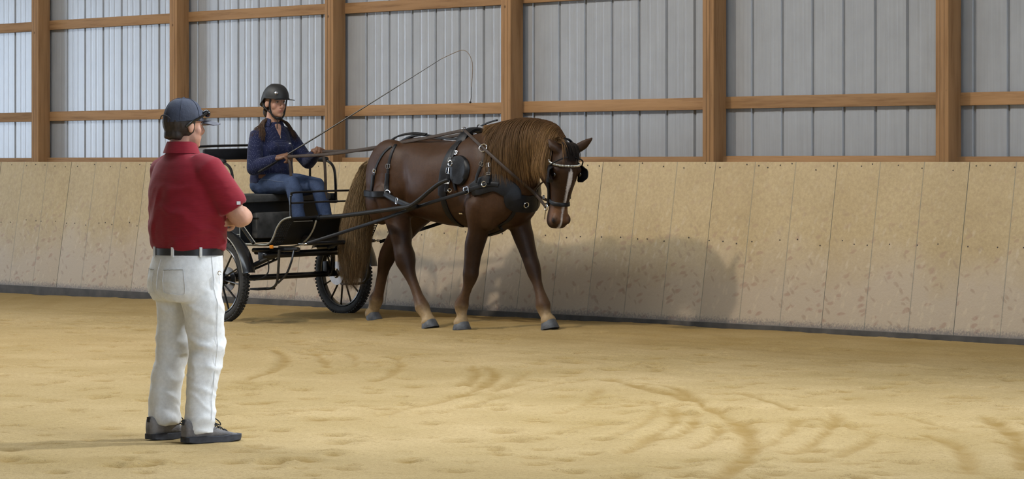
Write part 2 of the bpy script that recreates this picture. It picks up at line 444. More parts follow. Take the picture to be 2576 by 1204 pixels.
def osb_material():
    m, nt, b = nmat('oriented_strand_board'); v0 = coord(nt)
    info = N(nt, 'ShaderNodeObjectInfo'); off = N(nt, 'ShaderNodeCombineXYZ')
    nt.links.new(math_n(nt, 'MULTIPLY', info.outputs['Random'], 60.0), off.inputs[0]); nt.links.new(math_n(nt, 'MULTIPLY', info.outputs['Random'], 37.0), off.inputs[1])
    va = N(nt, 'ShaderNodeVectorMath', operation='ADD'); nt.links.new(v0, va.inputs[0]); nt.links.new(off.outputs[0], va.inputs[1]); v = va.outputs[0]
    wn = N(nt, 'ShaderNodeTexNoise'); wn.inputs['Scale'].default_value = 9.0; wn.inputs['Detail'].default_value = 2; nt.links.new(v, wn.inputs['Vector'])
    wsub = N(nt, 'ShaderNodeVectorMath', operation='MULTIPLY_ADD'); nt.links.new(wn.outputs['Color'], wsub.inputs[0]); wsub.inputs[1].default_value = (0.07, 0.07, 0.07); nt.links.new(v, wsub.inputs[2])
    n1 = noise_tex(nt, v, 1.6, 4, 0.6)
    c = ramp(nt, n1, [(0.3, (0.420, 0.310, 0.165, 1)), (0.7, (0.495, 0.375, 0.210, 1))])
    fine = noise_tex(nt, v, 34.0, 3, 0.7)
    c = mix(nt, c, ramp(nt, fine, [(0.3, (0.88, 0.86, 0.84, 1)), (0.7, (1.08, 1.08, 1.08, 1))]), 1.0, 'MULTIPLY')
    sepv = N(nt, 'ShaderNodeSeparateXYZ'); nt.links.new(v0, sepv.inputs[0]); z = sepv.outputs[2]; x = sepv.outputs[0]
    # grey-pink dust kicked up along the foot of the boards
    dn = math_n(nt, 'ADD', z, math_n(nt, 'MULTIPLY', n1, -0.7))
    c = mix(nt, c, (0.455, 0.365, 0.275, 1), ramp(nt, dn, [(-0.25, (0.85,0.85,0.85,1)), (0.42, (0,0,0,1))]))
    low = ramp(nt, z, [(0.0, (1,1,1,1)), (0.7, (0.8,0.8,0.8,1)), (1.2, (0.30,0.30,0.30,1))])
    k = 0
    for ang, sc, col, th in ((0.35, 15.0, (0.320, 0.185, 0.132, 1), .76), (1.25, 17.0, (0.545, 0.440, 0.310, 1), .70), (-0.7, 18.0, (0.300, 0.205, 0.140, 1), .82)):
        m0 = N(nt, 'ShaderNodeMapping'); m0.inputs['Rotation'].default_value = (0, ang, 0); nt.links.new(wsub.outputs[0], m0.inputs[0])
        mp = N(nt, 'ShaderNodeMapping'); mp.inputs['Scale'].default_value = (0.62, 1, 1.5); mp.inputs['Location'].default_value = (k*3.3, 0, k*1.7)
        nt.links.new(m0.outputs[0], mp.inputs[0]); k += 1
        vo = N(nt, 'ShaderNodeTexVoronoi'); vo.inputs['Scale'].default_value = sc; nt.links.new(mp.outputs[0], vo.inputs['Vector'])
        pick = math_n(nt, 'GREATER_THAN', N_sep(nt, vo.outputs['Color']), th)
        edge = ramp(nt, vo.outputs['Distance'], [(0.26, (1,1,1,1)), (0.46, (0,0,0,1))])
        f = math_n(nt, 'MULTIPLY', math_n(nt, 'MULTIPLY', pick, edge), math_n(nt, 'MULTIPLY', low, math_n(nt, 'MULTIPLY', fine, 1.0)))
        c = mix(nt, c, col, f)
    pep = noise_tex(nt, v, 60.0, 2, 0.75)
    dk = math_n(nt, 'SUBTRACT', math_n(nt, 'MULTIPLY', ramp(nt, z, [(0.03, (1,1,1,1)), (0.17, (0,0,0,1))]), 0.75), math_n(nt, 'MULTIPLY', pep, 0.75))
    c = mix(nt, c, (0.13, 0.120, 0.125, 1), ramp(nt, dk, [(-0.05, (0,0,0,1)), (0.25, (0.7,0.7,0.7,1))]))
    # printed stud lines
    fr = math_n(nt, 'ABSOLUTE', math_n(nt, 'SUBTRACT', math_n(nt, 'FRACT', math_n(nt, 'DIVIDE', x, 0.455)), 0.5))
    ln = ramp(nt, math_n(nt, 'SUBTRACT', 0.5, fr), [(0.006, (1,1,1,1)), (0.013, (0,0,0,1))])
    c = mix(nt, c, (0.13, 0.14, 0.12, 1), math_n(nt, 'MULTIPLY', ln, math_n(nt, 'MULTIPLY', fine, 1.1)))
    nt.links.new(c, b.inputs['Base Color'])
    b.inputs['Roughness'].default_value = 0.62; b.inputs['Specular IOR Level'].default_value = 0.3
    bump(nt, b, fine, 0.25, 0.01)
    return m
M_OSB = osb_material()

def build_wall():
    wall = empty('wall_back', (0, 0.3, 0)); tag(wall, 'white ribbed steel wall on brown timber posts and girts', 'wall', kind='structure')
    # steel siding: sheets of three ribs, ribs pressed outwards, small stiffening ribs between
    rib0, rp = 2.551, 0.339
    def profile(w0, n):
        pts = []
        for r in range(n):
            x = w0+r*rp
            pts += [(x-0.018, 0.0), (x-0.008, 0.020), (x+0.008, 0.020), (x+0.018, 0.0)]
            for q in (0.36, 0.64):
                xm = x+rp*q; pts += [(xm-0.020, 0.0), (xm-0.008, 0.0010), (xm+0.008, 0.0010), (xm+0.020, 0.0)]
            pts += [(x+rp-0.06, 0.0)]
        return pts
    base = profile(0.0, 3)
    sheet = None
    z0, z1 = 1.30, 5.6
    k0 = int(math.floor((XL-rib0)/(3*rp))); k1 = int(math.ceil((XR-rib0)/(3*rp)))
    for k in range(k0, k1):
        x = rib0+k*3*rp
        if sheet is None:
            mb = MB(); row = base+[(3*rp-0.019, 0.0)]
            mb.sheet([[(a, d, z) for a, d in row] for z in (z0, z1)], (0, 0.002, 0))
            o = mb.build('siding_sheet', M_SIDING, wall, smooth=False); sheet = o
        else:
            o = sheet.copy(); COL.objects.link(o); o.parent = wall
        o.location = (x, 0.103, 0)
    # posts of three laminated planks
    pm = None
    for x in [X0+SP*k for k in range(-10, 14)]:
        if pm is None:
            pst = MB().box((0, 0, 0), (0.130, 0.150, 4.4), bevel=0.004).build('post', M_POST, wall, angle=30); pm = pst; o = pst
            gr = []
            for q in (-0.0215, 0.0215): gr.append(q)
            for q in gr: MB().box((q, -0.0745, 0), (0.0025, 0.003, 4.4)).build('ply_joint', M_DARKJOINT, pst, smooth=False)
        else:
            o = pm.copy(); COL.objects.link(o); o.parent = wall
            for ch in list(pm.children):
                c = ch.copy(); COL.objects.link(c); c.parent = o
        o.location = (x+0.065, -0.005, 3.35)
    # girts, one length between neighbouring posts, nailed behind them
    for z, h in ((1.888, 0.100), (2.862, 0.100), (3.84, 0.10), (4.82, 0.10), (1.395, 0.100)):
        gm = None
        for k in range(-10, 13):
            x = X0+SP*k+0.065
            if gm is None:
                gm = MB().box((0, 0, 0), (SP-0.004, 0.040, h), bevel=0.004).build('girt', M_GIRT, wall, angle=30); o = gm
            else:
                o = gm.copy(); COL.objects.link(o); o.parent = wall
            o.location = (x+SP/2, 0.082 if z > 1.5 else 0.05, z+0.004*math.sin(k*2.1))
    # kickboard: leaning sheets, foot inwards
    kb = empty('wall_kickboard', (0, 0, 0)); tag(kb, 'leaning strand board kickboard along the foot of the wall', 'wall', kind='structure')
    bw = 1.365; tilt = math.atan2(0.20, 1.36); L = math.hypot(0.20, 1.36)
    bm_ = None
    for k in range(-21, 23):
        x = 2.325+bw*k
        if bm_ is None:
            bm_ = MB().box((bw/2, 0.006, L/2), (bw-0.0035, 0.012, L), bevel=0.002).build('board', M_OSB, kb, angle=30); o = bm_
        else:
            o = bm_.copy(); COL.objects.link(o); o.parent = kb
        o.location = (x, 0.0015*math.sin(k*5.1), 0.040); o.rotation_euler = (-tilt, 0, 0)
    # rusty nail heads in two rows
    nl = MB(); ca, sa = math.cos(tilt), math.sin(tilt)
    for row in (L-.035, L*.53):
        x = -9.2
        while x < 6.2:
            x += 0.10+0.22*RNG.random(); h = row+0.012*RNG.normal()
            p = Vector((x, h*sa-.0015, .040+h*ca)); nl.disc(p, (0, -ca, sa), 0.0, .0065, .003, 6)
    o = nl.build('nail_heads', simple('rusty_nail', (.05,.035,.025,1), .7), kb, smooth=False); o['kind'] = 'stuff'
    # dark plank under the boards, mostly buried in sand
    t = MB()
    t.box(((XL+XR)/2, 0.006, 0.042), (XR-XL, 0.05, 0.088), bevel=0.006)
    o = t.build('trim_1', simple('tarred_plank', (0.060, 0.052, 0.044, 1), 0.8, var=0.4, scale=6), None, angle=30)
    tag(o, 'dark plank at the foot of the kickboard', 'trim', kind='structure')
    # sole plate closing the top of the kickboard
    t = MB(); t.box(((XL+XR)/2, 0.26, 1.375), (XR-XL, 0.09, 0.035), bevel=0.003)
    o = t.build('trim_2', M_GIRT, None, angle=30); tag(o, 'timber rail behind the top of the kickboard', 'trim', kind='structure')
M_DARKJOINT = simple('post_seam', (0.07, 0.035, 0.015, 1), 0.8)
build_wall()

def build_shell():
    wm = simple('hall_lining', (0.78, 0.78, 0.78, 1), 0.6, var=0.05, scale=2)
    m = MB(); xm, xl = (XL+XR)/2, XR-XL                              # gable roof, ridge over the middle of the arena
    for a, b in (((0.6, 5.55), (-13.0, 10.4)), ((-13.0, 10.4), (-26.4, 5.55))):
        m.sheet([[(XL-.2, *a), (XR+.2, *a)], [(XL-.2, *b), (XR+.2, *b)]], (0, 0, 0.1))
    ceil_ = tag(m.build('ceiling', wm, smooth=False), 'white steel roof lining of the arena', 'ceiling', kind='structure')
    m = MB(); m.box(((XL+XR)/2, -26.1, 2.8), (XR-XL, 0.12, 5.8))
    tag(m.build('wall_front', wm, smooth=False), 'long arena wall behind the camera', 'wall', kind='structure')
    # end walls with wide open doorways
    for nm, xx, d0, d1, lab in (('wall_left', XL, -15.5, -5.0, 'left end wall of the arena with a wide open doorway'), ('wall_right', XR, -19.0, -2.5, 'right end wall of the arena with a wide open doorway')):
        dh = 4.6; m = MB(); m.box((xx, (-26+d0)/2, 5.2), (0.12, d0+26, 10.6)); m.box((xx, (d1+0.4)/2, 5.2), (0.12, 0.4-d1, 10.6)); m.box((xx, (d0+d1)/2, (dh+10.5)/2), (0.12, d1-d0, 10.5-dh))
        tag(m.build(nm, wm, smooth=False), lab, 'wall', kind='structure')
    # lamp housings
    hm = simple('lamp_housing', (0.25, 0.25, 0.26, 1), 0.4, 0.6)
    for k, (p_, pw_, c_, aim_) in enumerate(LAMPS):
        m = MB(); q = (Vector(aim_)-Vector(p_)).to_track_quat('-Z', 'Y').to_matrix()
        m.tube([q @ Vector(v) for v in ((0,0,.02),(0,0,.10),(0,0,.20),(0,0,.22))], [0.26, 0.24, 0.14, 0.05], 20)
        m.tube([q @ Vector((0,0,.2)), q @ Vector((0,0,.2))+Vector((0,0,.15))], 0.02, 6)
        o = m.build('floodlight', hm, ceil_); o.location = p_
build_shell()
# ------------------------------------------------------------------ the horse (local: x forward along the wall, y to its left, z up)
HO = Vector((-0.60, -1.12, 0.0))
def hl(px, py, b):
    """photo pixel on the horse's own vertical plane at lateral offset b, in horse coordinates"""
    return at_y(px, py, HO.y+b)-HO
PXM = 297.0
horse = empty('horse', HO); tag(horse, 'chestnut horse with flaxen mane and tail walking in harness', 'horse')

def ering(c, ux, uy, rx, ry, n=20, e=1.0):
    r = []
    for k in range(n):
        q = 2*math.pi*k/n; cx, sy = math.cos(q), math.sin(q)
        r.append(c+ux*(rx*math.copysign(abs(cx)**e, cx))+uy*(ry*math.copysign(abs(sy)**e, sy)))
    return r
def build_horse():
    B = MB(); VX, VY, VZ = Vector((1,0,0)), Vector((0,1,0)), Vector((0,0,1))
    # trunk: station, top, bottom, half width
    T = [(.21,1.32,1.16,.07),(.26,1.415,1.02,.17),(.34,1.49,.95,.235),(.45,1.555,.92,.285),(.58,1.60,.935,.305),(.74,1.612,.925,.30),(.95,1.588,.885,.315),
         (1.15,1.575,.862,.330),(1.33,1.600,.850,.318),(1.47,1.640,.840,.29),(1.60,1.650,.835,.275),(1.76,1.58,.84,.27),(1.90,1.44,.88,.245),(2.00,1.32,.95,.19),(2.06,1.20,1.04,.10)]
    rings = []
    for x, t, b, w in T:
        rings.append(ering(Vector((x, 0, (t+b)/2)), VY, VZ, w, (t-b)/2, 28, 0.92))
    B.loft(rings)
    # neck: crest point, under point, half width
    K = [((1.36,1.56),(1.90,.92),.25),((1.58,1.645),(2.06,1.06),.225),((1.78,1.695),(2.12,1.18),.180),((1.99,1.722),(2.15,1.28),.145),((2.20,1.705),(2.20,1.35),.122),((2.38,1.645),(2.28,1.35),.108),((2.52,1.55),(2.38,1.34),.09)]
    rings = []
    for (a, c), (d, e), w in K:
        p, q = Vector((a,0,c)), Vector((d,0,e)); rings.append(ering((p+q)/2, VY, (p-q)/2, w, 1.0, 24, 0.95))
    B.loft(rings)
    # head, poll to muzzle: height, face, jaw, half width
    D = [(1.548,2.540,2.390,.05),(1.520,2.590,2.310,.085),(1.464,2.630,2.260,.102),(1.400,2.655,2.235,.112),(1.328,2.655,2.235,.122),(1.256,2.630,2.250,.112),(1.180,2.590,2.285,.088),
         (1.100,2.550,2.305,.072),(1.030,2.502,2.300,.066),(0.970,2.495,2.275,.076),(0.920,2.485,2.270,.080),(0.885,2.465,2.285,.072),(0.862,2.43,2.32,.045)]
    rings = []
    for z, f, j, w in D:
        rings.append(ering(Vector(((f+j)/2, 0, z)), VX, VY, (f-j)/2, w, 24, 0.85))
    B.loft(rings)
    for s in (-1, 1):
        B.ellipsoid((2.37, s*.08, 1.34), (.12, .055, .13))                      # cheek
        B.ellipsoid((2.580, s*.098, 1.335), (.038, .028, .035))                  # brow over the eye
        B.ellipsoid((2.462, s*.056, .935), (.030, .028, .042))                   # nostril rim
        # ear
        tip = Vector((2.66, .20, 1.60)) if s > 0 else Vector((2.50, -.13, 1.59))
        base = Vector((2.57, s*.065, 1.49)); mid = base.lerp(tip, .45)+Vector((.0, s*.012, .0))
        B.tube([base, base.lerp(mid, .5), mid, mid.lerp(tip, .6), tip], [(.035,.028),(.042,.030),(.040,.024),(.022,.016),(.005,.005)], 12, up=(1,0,0))
    B.ellipsoid((2.35, 0, .945), (.045, .045, .05))                              # chin
    # shoulders, haunches
    for s in (-1, 1):
        B.ellipsoid((1.70, s*.165, 1.20), (.22, .12, .38), Matrix.Rotation(math.radians(-14), 3, 'Y'))
        B.ellipsoid((1.84, s*.14, 1.06), (.15, .11, .16))
        B.ellipsoid((.50, s*.19, 1.28), (.28, .13, .32), Matrix.Rotation(math.radians(12), 3, 'Y'))
        B.ellipsoid((.40, s*.18, 1.08), (.19, .12, .22))
    def leg(rows, b, bt=None):
        """rows: (pixel x, pixel y, width in pixels, depth factor)"""
        pts, rad = [], []
        for k, (x, y, w, f) in enumerate(rows):
            bb = b if bt is None else bt+(b-bt)*min(1, k/4)
            p = hl(x, y, bb); r = w/2/PXM*(1.0 if k < 3 else 1.20); pts.append(p); rad.append((r*f, r*1.04))
        B.tube(pts, rad, 16, up=(0,1,0), rnd=True)
        return pts
    LEG = {}
    # rows run from the trunk down to the coronet
    LEG['rf'] = leg([(1218,515,92,.85),(1212,545,80,.8),(1204,580,56,.85),(1194,615,43,.9),(1189,646,35,.95),(1186,672,33,.95),(1184,690,33,1),(1181,706,27,1),(1177,720,21,.95),(1170,740,20,.95),(1164,755,26,1),(1161,767,31,1),(1160,781,25,1),(1162,794,19,1.1),(1160,810,33,1)], -.17, -.15)
    LEG['lf'] = leg([(1290,515,92,.85),(1298,545,76,.8),(1310,572,58,.85),(1318,598,44,.9),(1325,622,37,.95),(1333,648,33,.95),(1340,670,32,1),(1345,690,28,1),(1351,710,21,.95),(1357,731,21,.95),(1363,752,26,1),(1366,767,32,1),(1369,782,26,1),(1374,794,22,1.1),(1379,806,33,1)], .15, .14)
    LEG['rh'] = leg([(990,490,118,.7),(996,525,92,.75),(1001,556,68,.8),(1009,590,50,.9),(1012,618,40,.95),(1018,642,46,.9),(1021,660,44,.9),(1027,680,31,.95),(1034,698,24,.95),(1042,717,21,.95),(1051,742,22,.95),(1058,760,27,1),(1062,772,32,1),(1069,786,26,1),(1075,797,23,1.1),(1078,808,33,1)], -.20, -.17)
    LEG['lh'] = leg([(1075,500,118,.7),(1058,530,95,.75),(1035,560,68,.8),(1008,590,52,.9),(988,618,42,.95),(977,638,40,.9),(971,655,37,.9),(966,672,28,.95),(962,690,24,.95),(957,714,23,.95),(952,736,24,.95),(946,752,33,1),(944,764,28,1),(940,776,23,1.1),(936,788,32,1)], .17, .17)
    B.ellipsoid((1.60, 0, .90), (.18, .16, .11))
    me = B.fuse('body', 0.0120, 5, 0.5)
    co = coords(me); me = smooth_where(me, ss(.80, .98, co[:,2])*ss(2.42, 2.30, co[:,0])+.0*co[:,0], 26, 0.5)
    co = coords(me); no = normals(me); x, y, z = co.T; side = ss(.10, .20, np.abs(y))
    G = lambda cx, cz, rx, rz, lean=0.0: np.exp(-((x-cx-lean*(z-cz))/rx)**2-((z-cz)/rz)**2)*side
    d = -.030*G(.80, 1.30, .075, .20, -.25)-.026*G(.76, 1.06, .05, .14, .5)            # hollow of the flank, fold in front of the stifle
    d = d+.020*G(.66, 1.02, .08, .10)+.014*G(1.05, 1.15, .18, .22)                     # stifle, barrel
    d = d-.016*G(1.47, 1.15, .045, .22, -.25)+.014*G(1.62, 1.02, .09, .12)-.012*G(1.75, 1.22, .035, .22, .35)   # groove behind the shoulder, triceps, shoulder blade
    d = d-.010*G(.50, 1.12, .04, .20, .15)+.006*fbm(x*5, y*5, z*5, 2)*ss(.85, 1.0, z)*ss(2.3, 2.1, x)
    set_coords(me, co+no*d[:, None])
    # soft muscle relief and the coat's colours
    co = coords(me); x, y, z = co.T
    base = np.array((0.043, 0.0190, 0.0082)); dark = np.array((0.017, 0.0078, 0.0042)); warm = np.array((0.064, 0.0285, 0.0115)); tan = np.array((0.30, 0.205, 0.105)); white = np.array((0.62, 0.58, 0.56))
    col = np.tile(base, (len(co), 1))
    n = fbm(x*3, y*3, z*3, 3)
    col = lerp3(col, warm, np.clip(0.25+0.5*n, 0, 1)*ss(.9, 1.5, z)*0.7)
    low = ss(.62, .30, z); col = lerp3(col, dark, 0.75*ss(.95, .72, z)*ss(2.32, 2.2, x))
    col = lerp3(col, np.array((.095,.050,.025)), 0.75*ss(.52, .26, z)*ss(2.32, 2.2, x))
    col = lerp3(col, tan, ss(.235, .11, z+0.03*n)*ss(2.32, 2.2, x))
    head = ss(2.26, 2.32, x)*ss(1.62, 1.5, z)
    col = lerp3(col, dark*1.15, 0.55*head)
    col = lerp3(col, np.array((0.16, 0.075, 0.035)), head*ss(1.10, 1.0, z)*ss(2.37, 2.43, x)*0.8)    # warm muzzle
    nost = np.exp(-(((x-2.470)/.028)**2+((np.abs(y)-.072)/.026)**2+((z-.925)/.028)**2)*1.0)
    col = lerp3(col, np.array((0.008, 0.006, 0.006)), np.clip(nost*1.3, 0, 1))
    col = lerp3(col, dark*.8, head*ss(.93, .89, z)*.8)
    # star and narrow blaze down the face
    facex = np.interp(z, [d[0] for d in D][::-1], [d[1] for d in D][::-1])
    cy = np.interp(z, [.86, .96, 1.06, 1.18, 1.28, 1.34], [-.012, -.004, .003, .004, .006, .006])
    hw = np.interp(z, [.84, .88, .96, 1.03, 1.16, 1.21, 1.25, 1.31, 1.345], [.012, .007, .003, .007, .009, .016, .021, .015, 0.0])
    bl = ss(hw+.004, hw-.004, np.abs(y-cy))*ss(facex-.075, facex-.055, x)*(z < 1.345)*(z > .86)*(hw > .001)
    col = lerp3(col, white, np.clip(bl, 0, 1)*.95)
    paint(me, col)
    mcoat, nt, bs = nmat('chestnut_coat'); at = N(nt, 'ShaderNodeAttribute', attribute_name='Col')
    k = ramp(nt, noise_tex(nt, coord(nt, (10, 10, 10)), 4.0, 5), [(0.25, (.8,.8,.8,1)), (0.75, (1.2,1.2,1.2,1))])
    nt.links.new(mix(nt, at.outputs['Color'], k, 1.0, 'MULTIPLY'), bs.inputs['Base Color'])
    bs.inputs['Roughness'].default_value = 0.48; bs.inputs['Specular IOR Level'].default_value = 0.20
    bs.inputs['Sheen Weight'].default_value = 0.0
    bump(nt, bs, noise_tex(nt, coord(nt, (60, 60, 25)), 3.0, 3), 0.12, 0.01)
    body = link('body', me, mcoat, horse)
    # hooves
    mh = simple('hoof_horn', (0.062, 0.064, 0.070, 1), 0.55, var=0.35, scale=25, bmp=0.3, bscale=40)
    def hoof(px_top, px_bot, b, rt, rb, name='hoof', dirx=(1,0,0)):
        top = hl(*px_top, b); bot = hl(*px_bot, b)
        m = MB(); ax = (top-bot).normalized(); f = Vector((1, 0, 0)); f = (f-ax*f.dot(ax)).normalized(); s_ = ax.cross(f)
        rings = []
        for q, sc in ((0, 1.0), (.08, 1.02), (.5, .93), (.92, .84), (1.0, .78), (1.12, .6)):
            c = bot.lerp(top, q); r = rb+(rt-rb)*min(q, 1)
            rings.append([c+f*((r*1.12 if math.cos(w) > 0 else r*.92)*math.cos(w)*sc/ (1-.16*q))+s_*(r*.98*math.sin(w)*sc/(1-.16*q)) for w in [2*math.pi*k/22 for k in range(22)]])
        m.loft(rings)
        return m.build(name, mh, horse, angle=50)
    hoof((1160,809),(1161,829), -.17, .060, .078)
    hoof((1379,805),(1383,828), .15, .060, .078)
    hoof((1078,806),(1082,826), -.20, .060, .076)
    hoof((935,787),(943,811), .17, .060, .072)
    # eyes
    me_ = simple('horse_eye', (0.008, 0.005, 0.004, 1), 0.08, spec=0.8)
    for s in (-1, 1):
        MB().ellipsoid((2.580, s*.112, 1.300), (.024, .016, .021)).build('eye', me_, horse)
    return body, me
HORSE_BODY, HORSE_ME = build_horse()
# the head is turned a little towards the right, i.e. towards the middle of the arena
HEAD_TURN = math.radians(-19)
def turn_xyz(co):
    co = np.asarray(co, float); x, y, z = co.T
    w = ss(2.10, 2.40, x+.45*np.clip(1.30-z, 0, .4)*(x > 2.19))*ss(.70, .80, z); a = HEAD_TURN*w; px, dx = 2.36, 0.0
    c, s_ = np.cos(a), np.sin(a); X = px+(x-px)*c-y*s_; Y = (x-px)*s_+y*c
    return np.stack([X+.055*w, Y, z], 1)
def turn_v(p): return Vector(turn_xyz(np.array([tuple(p)]))[0])
def turn_obj(o): set_coords(o.data, turn_xyz(coords(o.data)))
HBVH0 = BVHTree.FromPolygons([v.co.copy() for v in HORSE_ME.vertices], [tuple(p.vertices) for p in HORSE_ME.polygons])
turn_obj(HORSE_BODY)
for ch_ in horse.children:
    if ch_.name.startswith('eye'): turn_obj(ch_)
HBVH = BVHTree.FromPolygons([v.co.copy() for v in HORSE_ME.vertices], [tuple(p.vertices) for p in HORSE_ME.polygons])
def hit(px, py):
    """where the line of sight meets the horse's skin, in horse coordinates"""
    o = CAM-HO; d = ray(px, py).normalized()
    loc, nor, i, dist = HBVH.ray_cast(o, d)
    if loc is None:
        p = at_y(px, py, HO.y)-HO
        loc, nor, i, dist = HBVH.find_nearest(p)
    return loc, nor

# ------------------------------------------------------------------ hair: strands as thin tapered ribbons
def strand(mb, pts, w, th=0.0035, twist=None, nrm=None):
    n = len(pts); rings = []
    for i in range(n):
        t = (pts[min(i+1, n-1)]-pts[max(i-1, 0)]).normalized()
        nr = nrm[i] if nrm else Vector((0,-1,0)); nr = (nr-t*nr.dot(t))
        nr = nr.normalized() if nr.length > 1e-4 else t.orthogonal().normalized()
        s_ = t.cross(nr); k = i/(n-1); ww = w*(0.55+0.75*math.sin(min(1, k*1.6+.25)*math.pi*0.5))*(1-k**3*0.93)
        rings.append([pts[i]-s_*ww, pts[i]+nr*th*(1-k), pts[i]+s_*ww])
    vs = [p for r in rings for p in r]; fs = []
    for i in range(n-1):
        a = i*3
        fs += [(a, a+1, a+4, a+3), (a+1, a+2, a+5, a+4), (a+2, a, a+3, a+5)]
    mb.add(vs, fs)
def hair_material(name, stops):
    m, nt, b = nmat(name); at = N(nt, 'ShaderNodeAttribute', attribute_name='Col')
    k = ramp(nt, noise_tex(nt, coord(nt, (60, 60, 6)), 3.0, 3), [(0.3, (.7,.7,.7,1)), (0.7, (1.3,1.3,1.3,1))])
    nt.links.new(mix(nt, at.outputs['Color'], k, 1.0, 'MULTIPLY'), b.inputs['Base Color'])
    b.inputs['Roughness'].default_value = 0.6; b.inputs['Specular IOR Level'].default_value = 0.22
    return m
def hair_obj(name, strands, mat, parent):
    """strands: list of (pts, width, normals, root colour, tip colour)"""
    mb = MB(); cols = []
    for pts, w, nr, c0, c1 in strands:
        strand(mb, pts, w, nrm=nr); n = len(pts)
        for i in range(n):
            k = i/(n-1); c = [a*(1-k)+b*k for a, b in zip(c0, c1)]; cols += [c]*3
    me = mb.mesh(name); paint(me, np.array(cols)); return link(name, me, mat, parent)
R = random.Random(11)
def build_mane():
    S = []
    # crest line of the neck and where the hair lies down the right side (towards the camera)
    crest = smoothpath([(1.50,0,1.64),(1.60,0,1.67),(1.78,0,1.71),(1.99,0,1.737),(2.20,0,1.722),(2.38,0,1.662),(2.53,0,1.570)], 60)
    for k in range(4300):
        t = .08+.92*R.random()**0.9; i = t*59; a = turn_v(crest[int(i)].lerp(crest[int(i)+1], i % 1))
        length = (0.20+0.37*max(0, math.sin((.12+.76*t)*math.pi))**0.8)*(0.55+0.6*R.random())
        if t > .8: length *= 0.95
        if t < .34: length = min(length, .10+.85*max(0, t-.08)*(.7+.6*R.random()))
        layer = R.random()
        slant = -0.06+0.20*t if t < .85 else 0.10     # hair near the withers sweeps back
        pts = []; nr = []
        p = a+Vector(((R.random()-.5)*.02, .015, .012+layer*.014)); n = 10
        pts.append(p.copy()); nr.append(Vector((0,-.3,1)))
        d = Vector((slant*.3, -1, .25)).normalized(); q = p.copy()
        wav = R.random()*6.28; lift = 0.010+0.040*layer
        for s_ in range(1, n+1):
            k_ = s_/n; step = length/n
            d = (d+Vector((slant*.22+.025*math.sin(wav+k_*5), .12, -.52))).normalized(); q = q+d*step
            loc, no, _, dist = HBVH.find_nearest(q)
            off = (q-loc).dot(no)
            if off < lift or dist > lift*1.6: q = loc+no*lift*(0.8+0.5*k_) if off < lift else q
            pts.append(q.copy()); nr.append(no if no.y < 0.3 else Vector((0,-1,0)))
        g = R.random(); gold = max(0.0, math.sin(t*9+R.random()*1.2))*0.6+0.4*R.random()
        c0 = (0.050+.025*g, 0.023+.012*g, 0.009+.004*g); c1 = (0.105+.23*gold, 0.054+.128*gold, 0.020+.044*gold)
        S.append((pts, 0.0011+0.0013*R.random(), nr, c0, c1))
    # forelock between the ears
    for k in range(260):
        p = turn_v(Vector((2.575+R.random()*.02, (R.random()-.5)*.10, 1.555))); pts = [p.copy()]; nr = [Vector((1,0,0.3))]
        L = .10+.10*R.random(); d = Vector((.9, (R.random()-.4)*.5, .2)).normalized()
        for s_ in range(7):
            d = (d+Vector((-.05, .02, -.55))).normalized(); p = p+d*L/7
            loc, no, _, dist = HBVH.find_nearest(p)
            if (p-loc).dot(no) < .008: p = loc+no*.010
            pts.append(p.copy()); nr.append(Vector((1,-.3,0)))
        S.append((pts, .0028, nr, (.016,.009,.006), (.010,.007,.006)))
    return hair_obj('mane', S, hair_material('flaxen_mane_hair', None), horse)
build_mane()
def build_tail():
    S = []
    # bushy tail: leaves the dock, bows backwards and falls almost to the fetlocks
    for k in range(6500):
        u = (R.random()*2-1); v = (R.random()*2-1); rr = math.sqrt(R.random()); an = R.random()*6.283
        u, v = rr*math.cos(an), rr*math.sin(an)
        st = R.random()**1.6*.30
        axis = [(.26,1.44),(.15,1.45),(.02,1.36),(-.07,1.18),(-.135,.98),(-.18,.80),(-.21,.62),(-.235,.46),(-.25,.27)]
        wid = [.028,.052,.080,.105,.124,.136,.134,.122,.09]
        A = smoothpath([(a, 0, c) for a, c in axis], 40)
        end = 0.60+.40*R.random()
        pts = []; nr = []; n = 12; wv = R.random()*6.28
        for s_ in range(n+1):
            t = st+(end-st)*s_/n; i = min(t*40, 39.999); c = A[int(i)].lerp(A[int(i)+1], i % 1)
            w = np.interp(t*8, range(9), wid)
            wob = .014*math.sin(wv+t*14)+.007*math.sin(wv*3+t*36)
            f = min(1, .35+(t-st)*3.0)
            p = c+Vector((u*w*1.0*f+wob, v*w*1.05*f+.4*wob, 0)); pts.append(p); nr.append(Vector((u, v, .1)) if abs(u)+abs(v) > .05 else Vector((0,-1,0)))
        g = R.random(); side = .5-.5*v
        tone = 0.55+.45*max(0, -u)
        c0 = (.30*tone+.07*g, .210*tone+.05*g, .118*tone+.024*g); c1 = (.115+.11*g, .072+.065*g, .036+.030*g)
        mid = .5
        S.append((pts, .0011+.0013*R.random(), nr, c0, c1))
    o = hair_obj('tail', S, bpy.data.materials['flaxen_mane_hair'], horse)
    m = MB(); m.tube([(.30,0,1.44),(.22,0,1.455),(.13,0,1.42),(.06,0,1.33),(.01,0,1.2)], [.045,.042,.038,.03,.015], 12, rnd=True)
    m.build('tail_dock', simple('dock_coat', (0.06, 0.028, 0.013, 1), 0.6), horse)
build_tail()
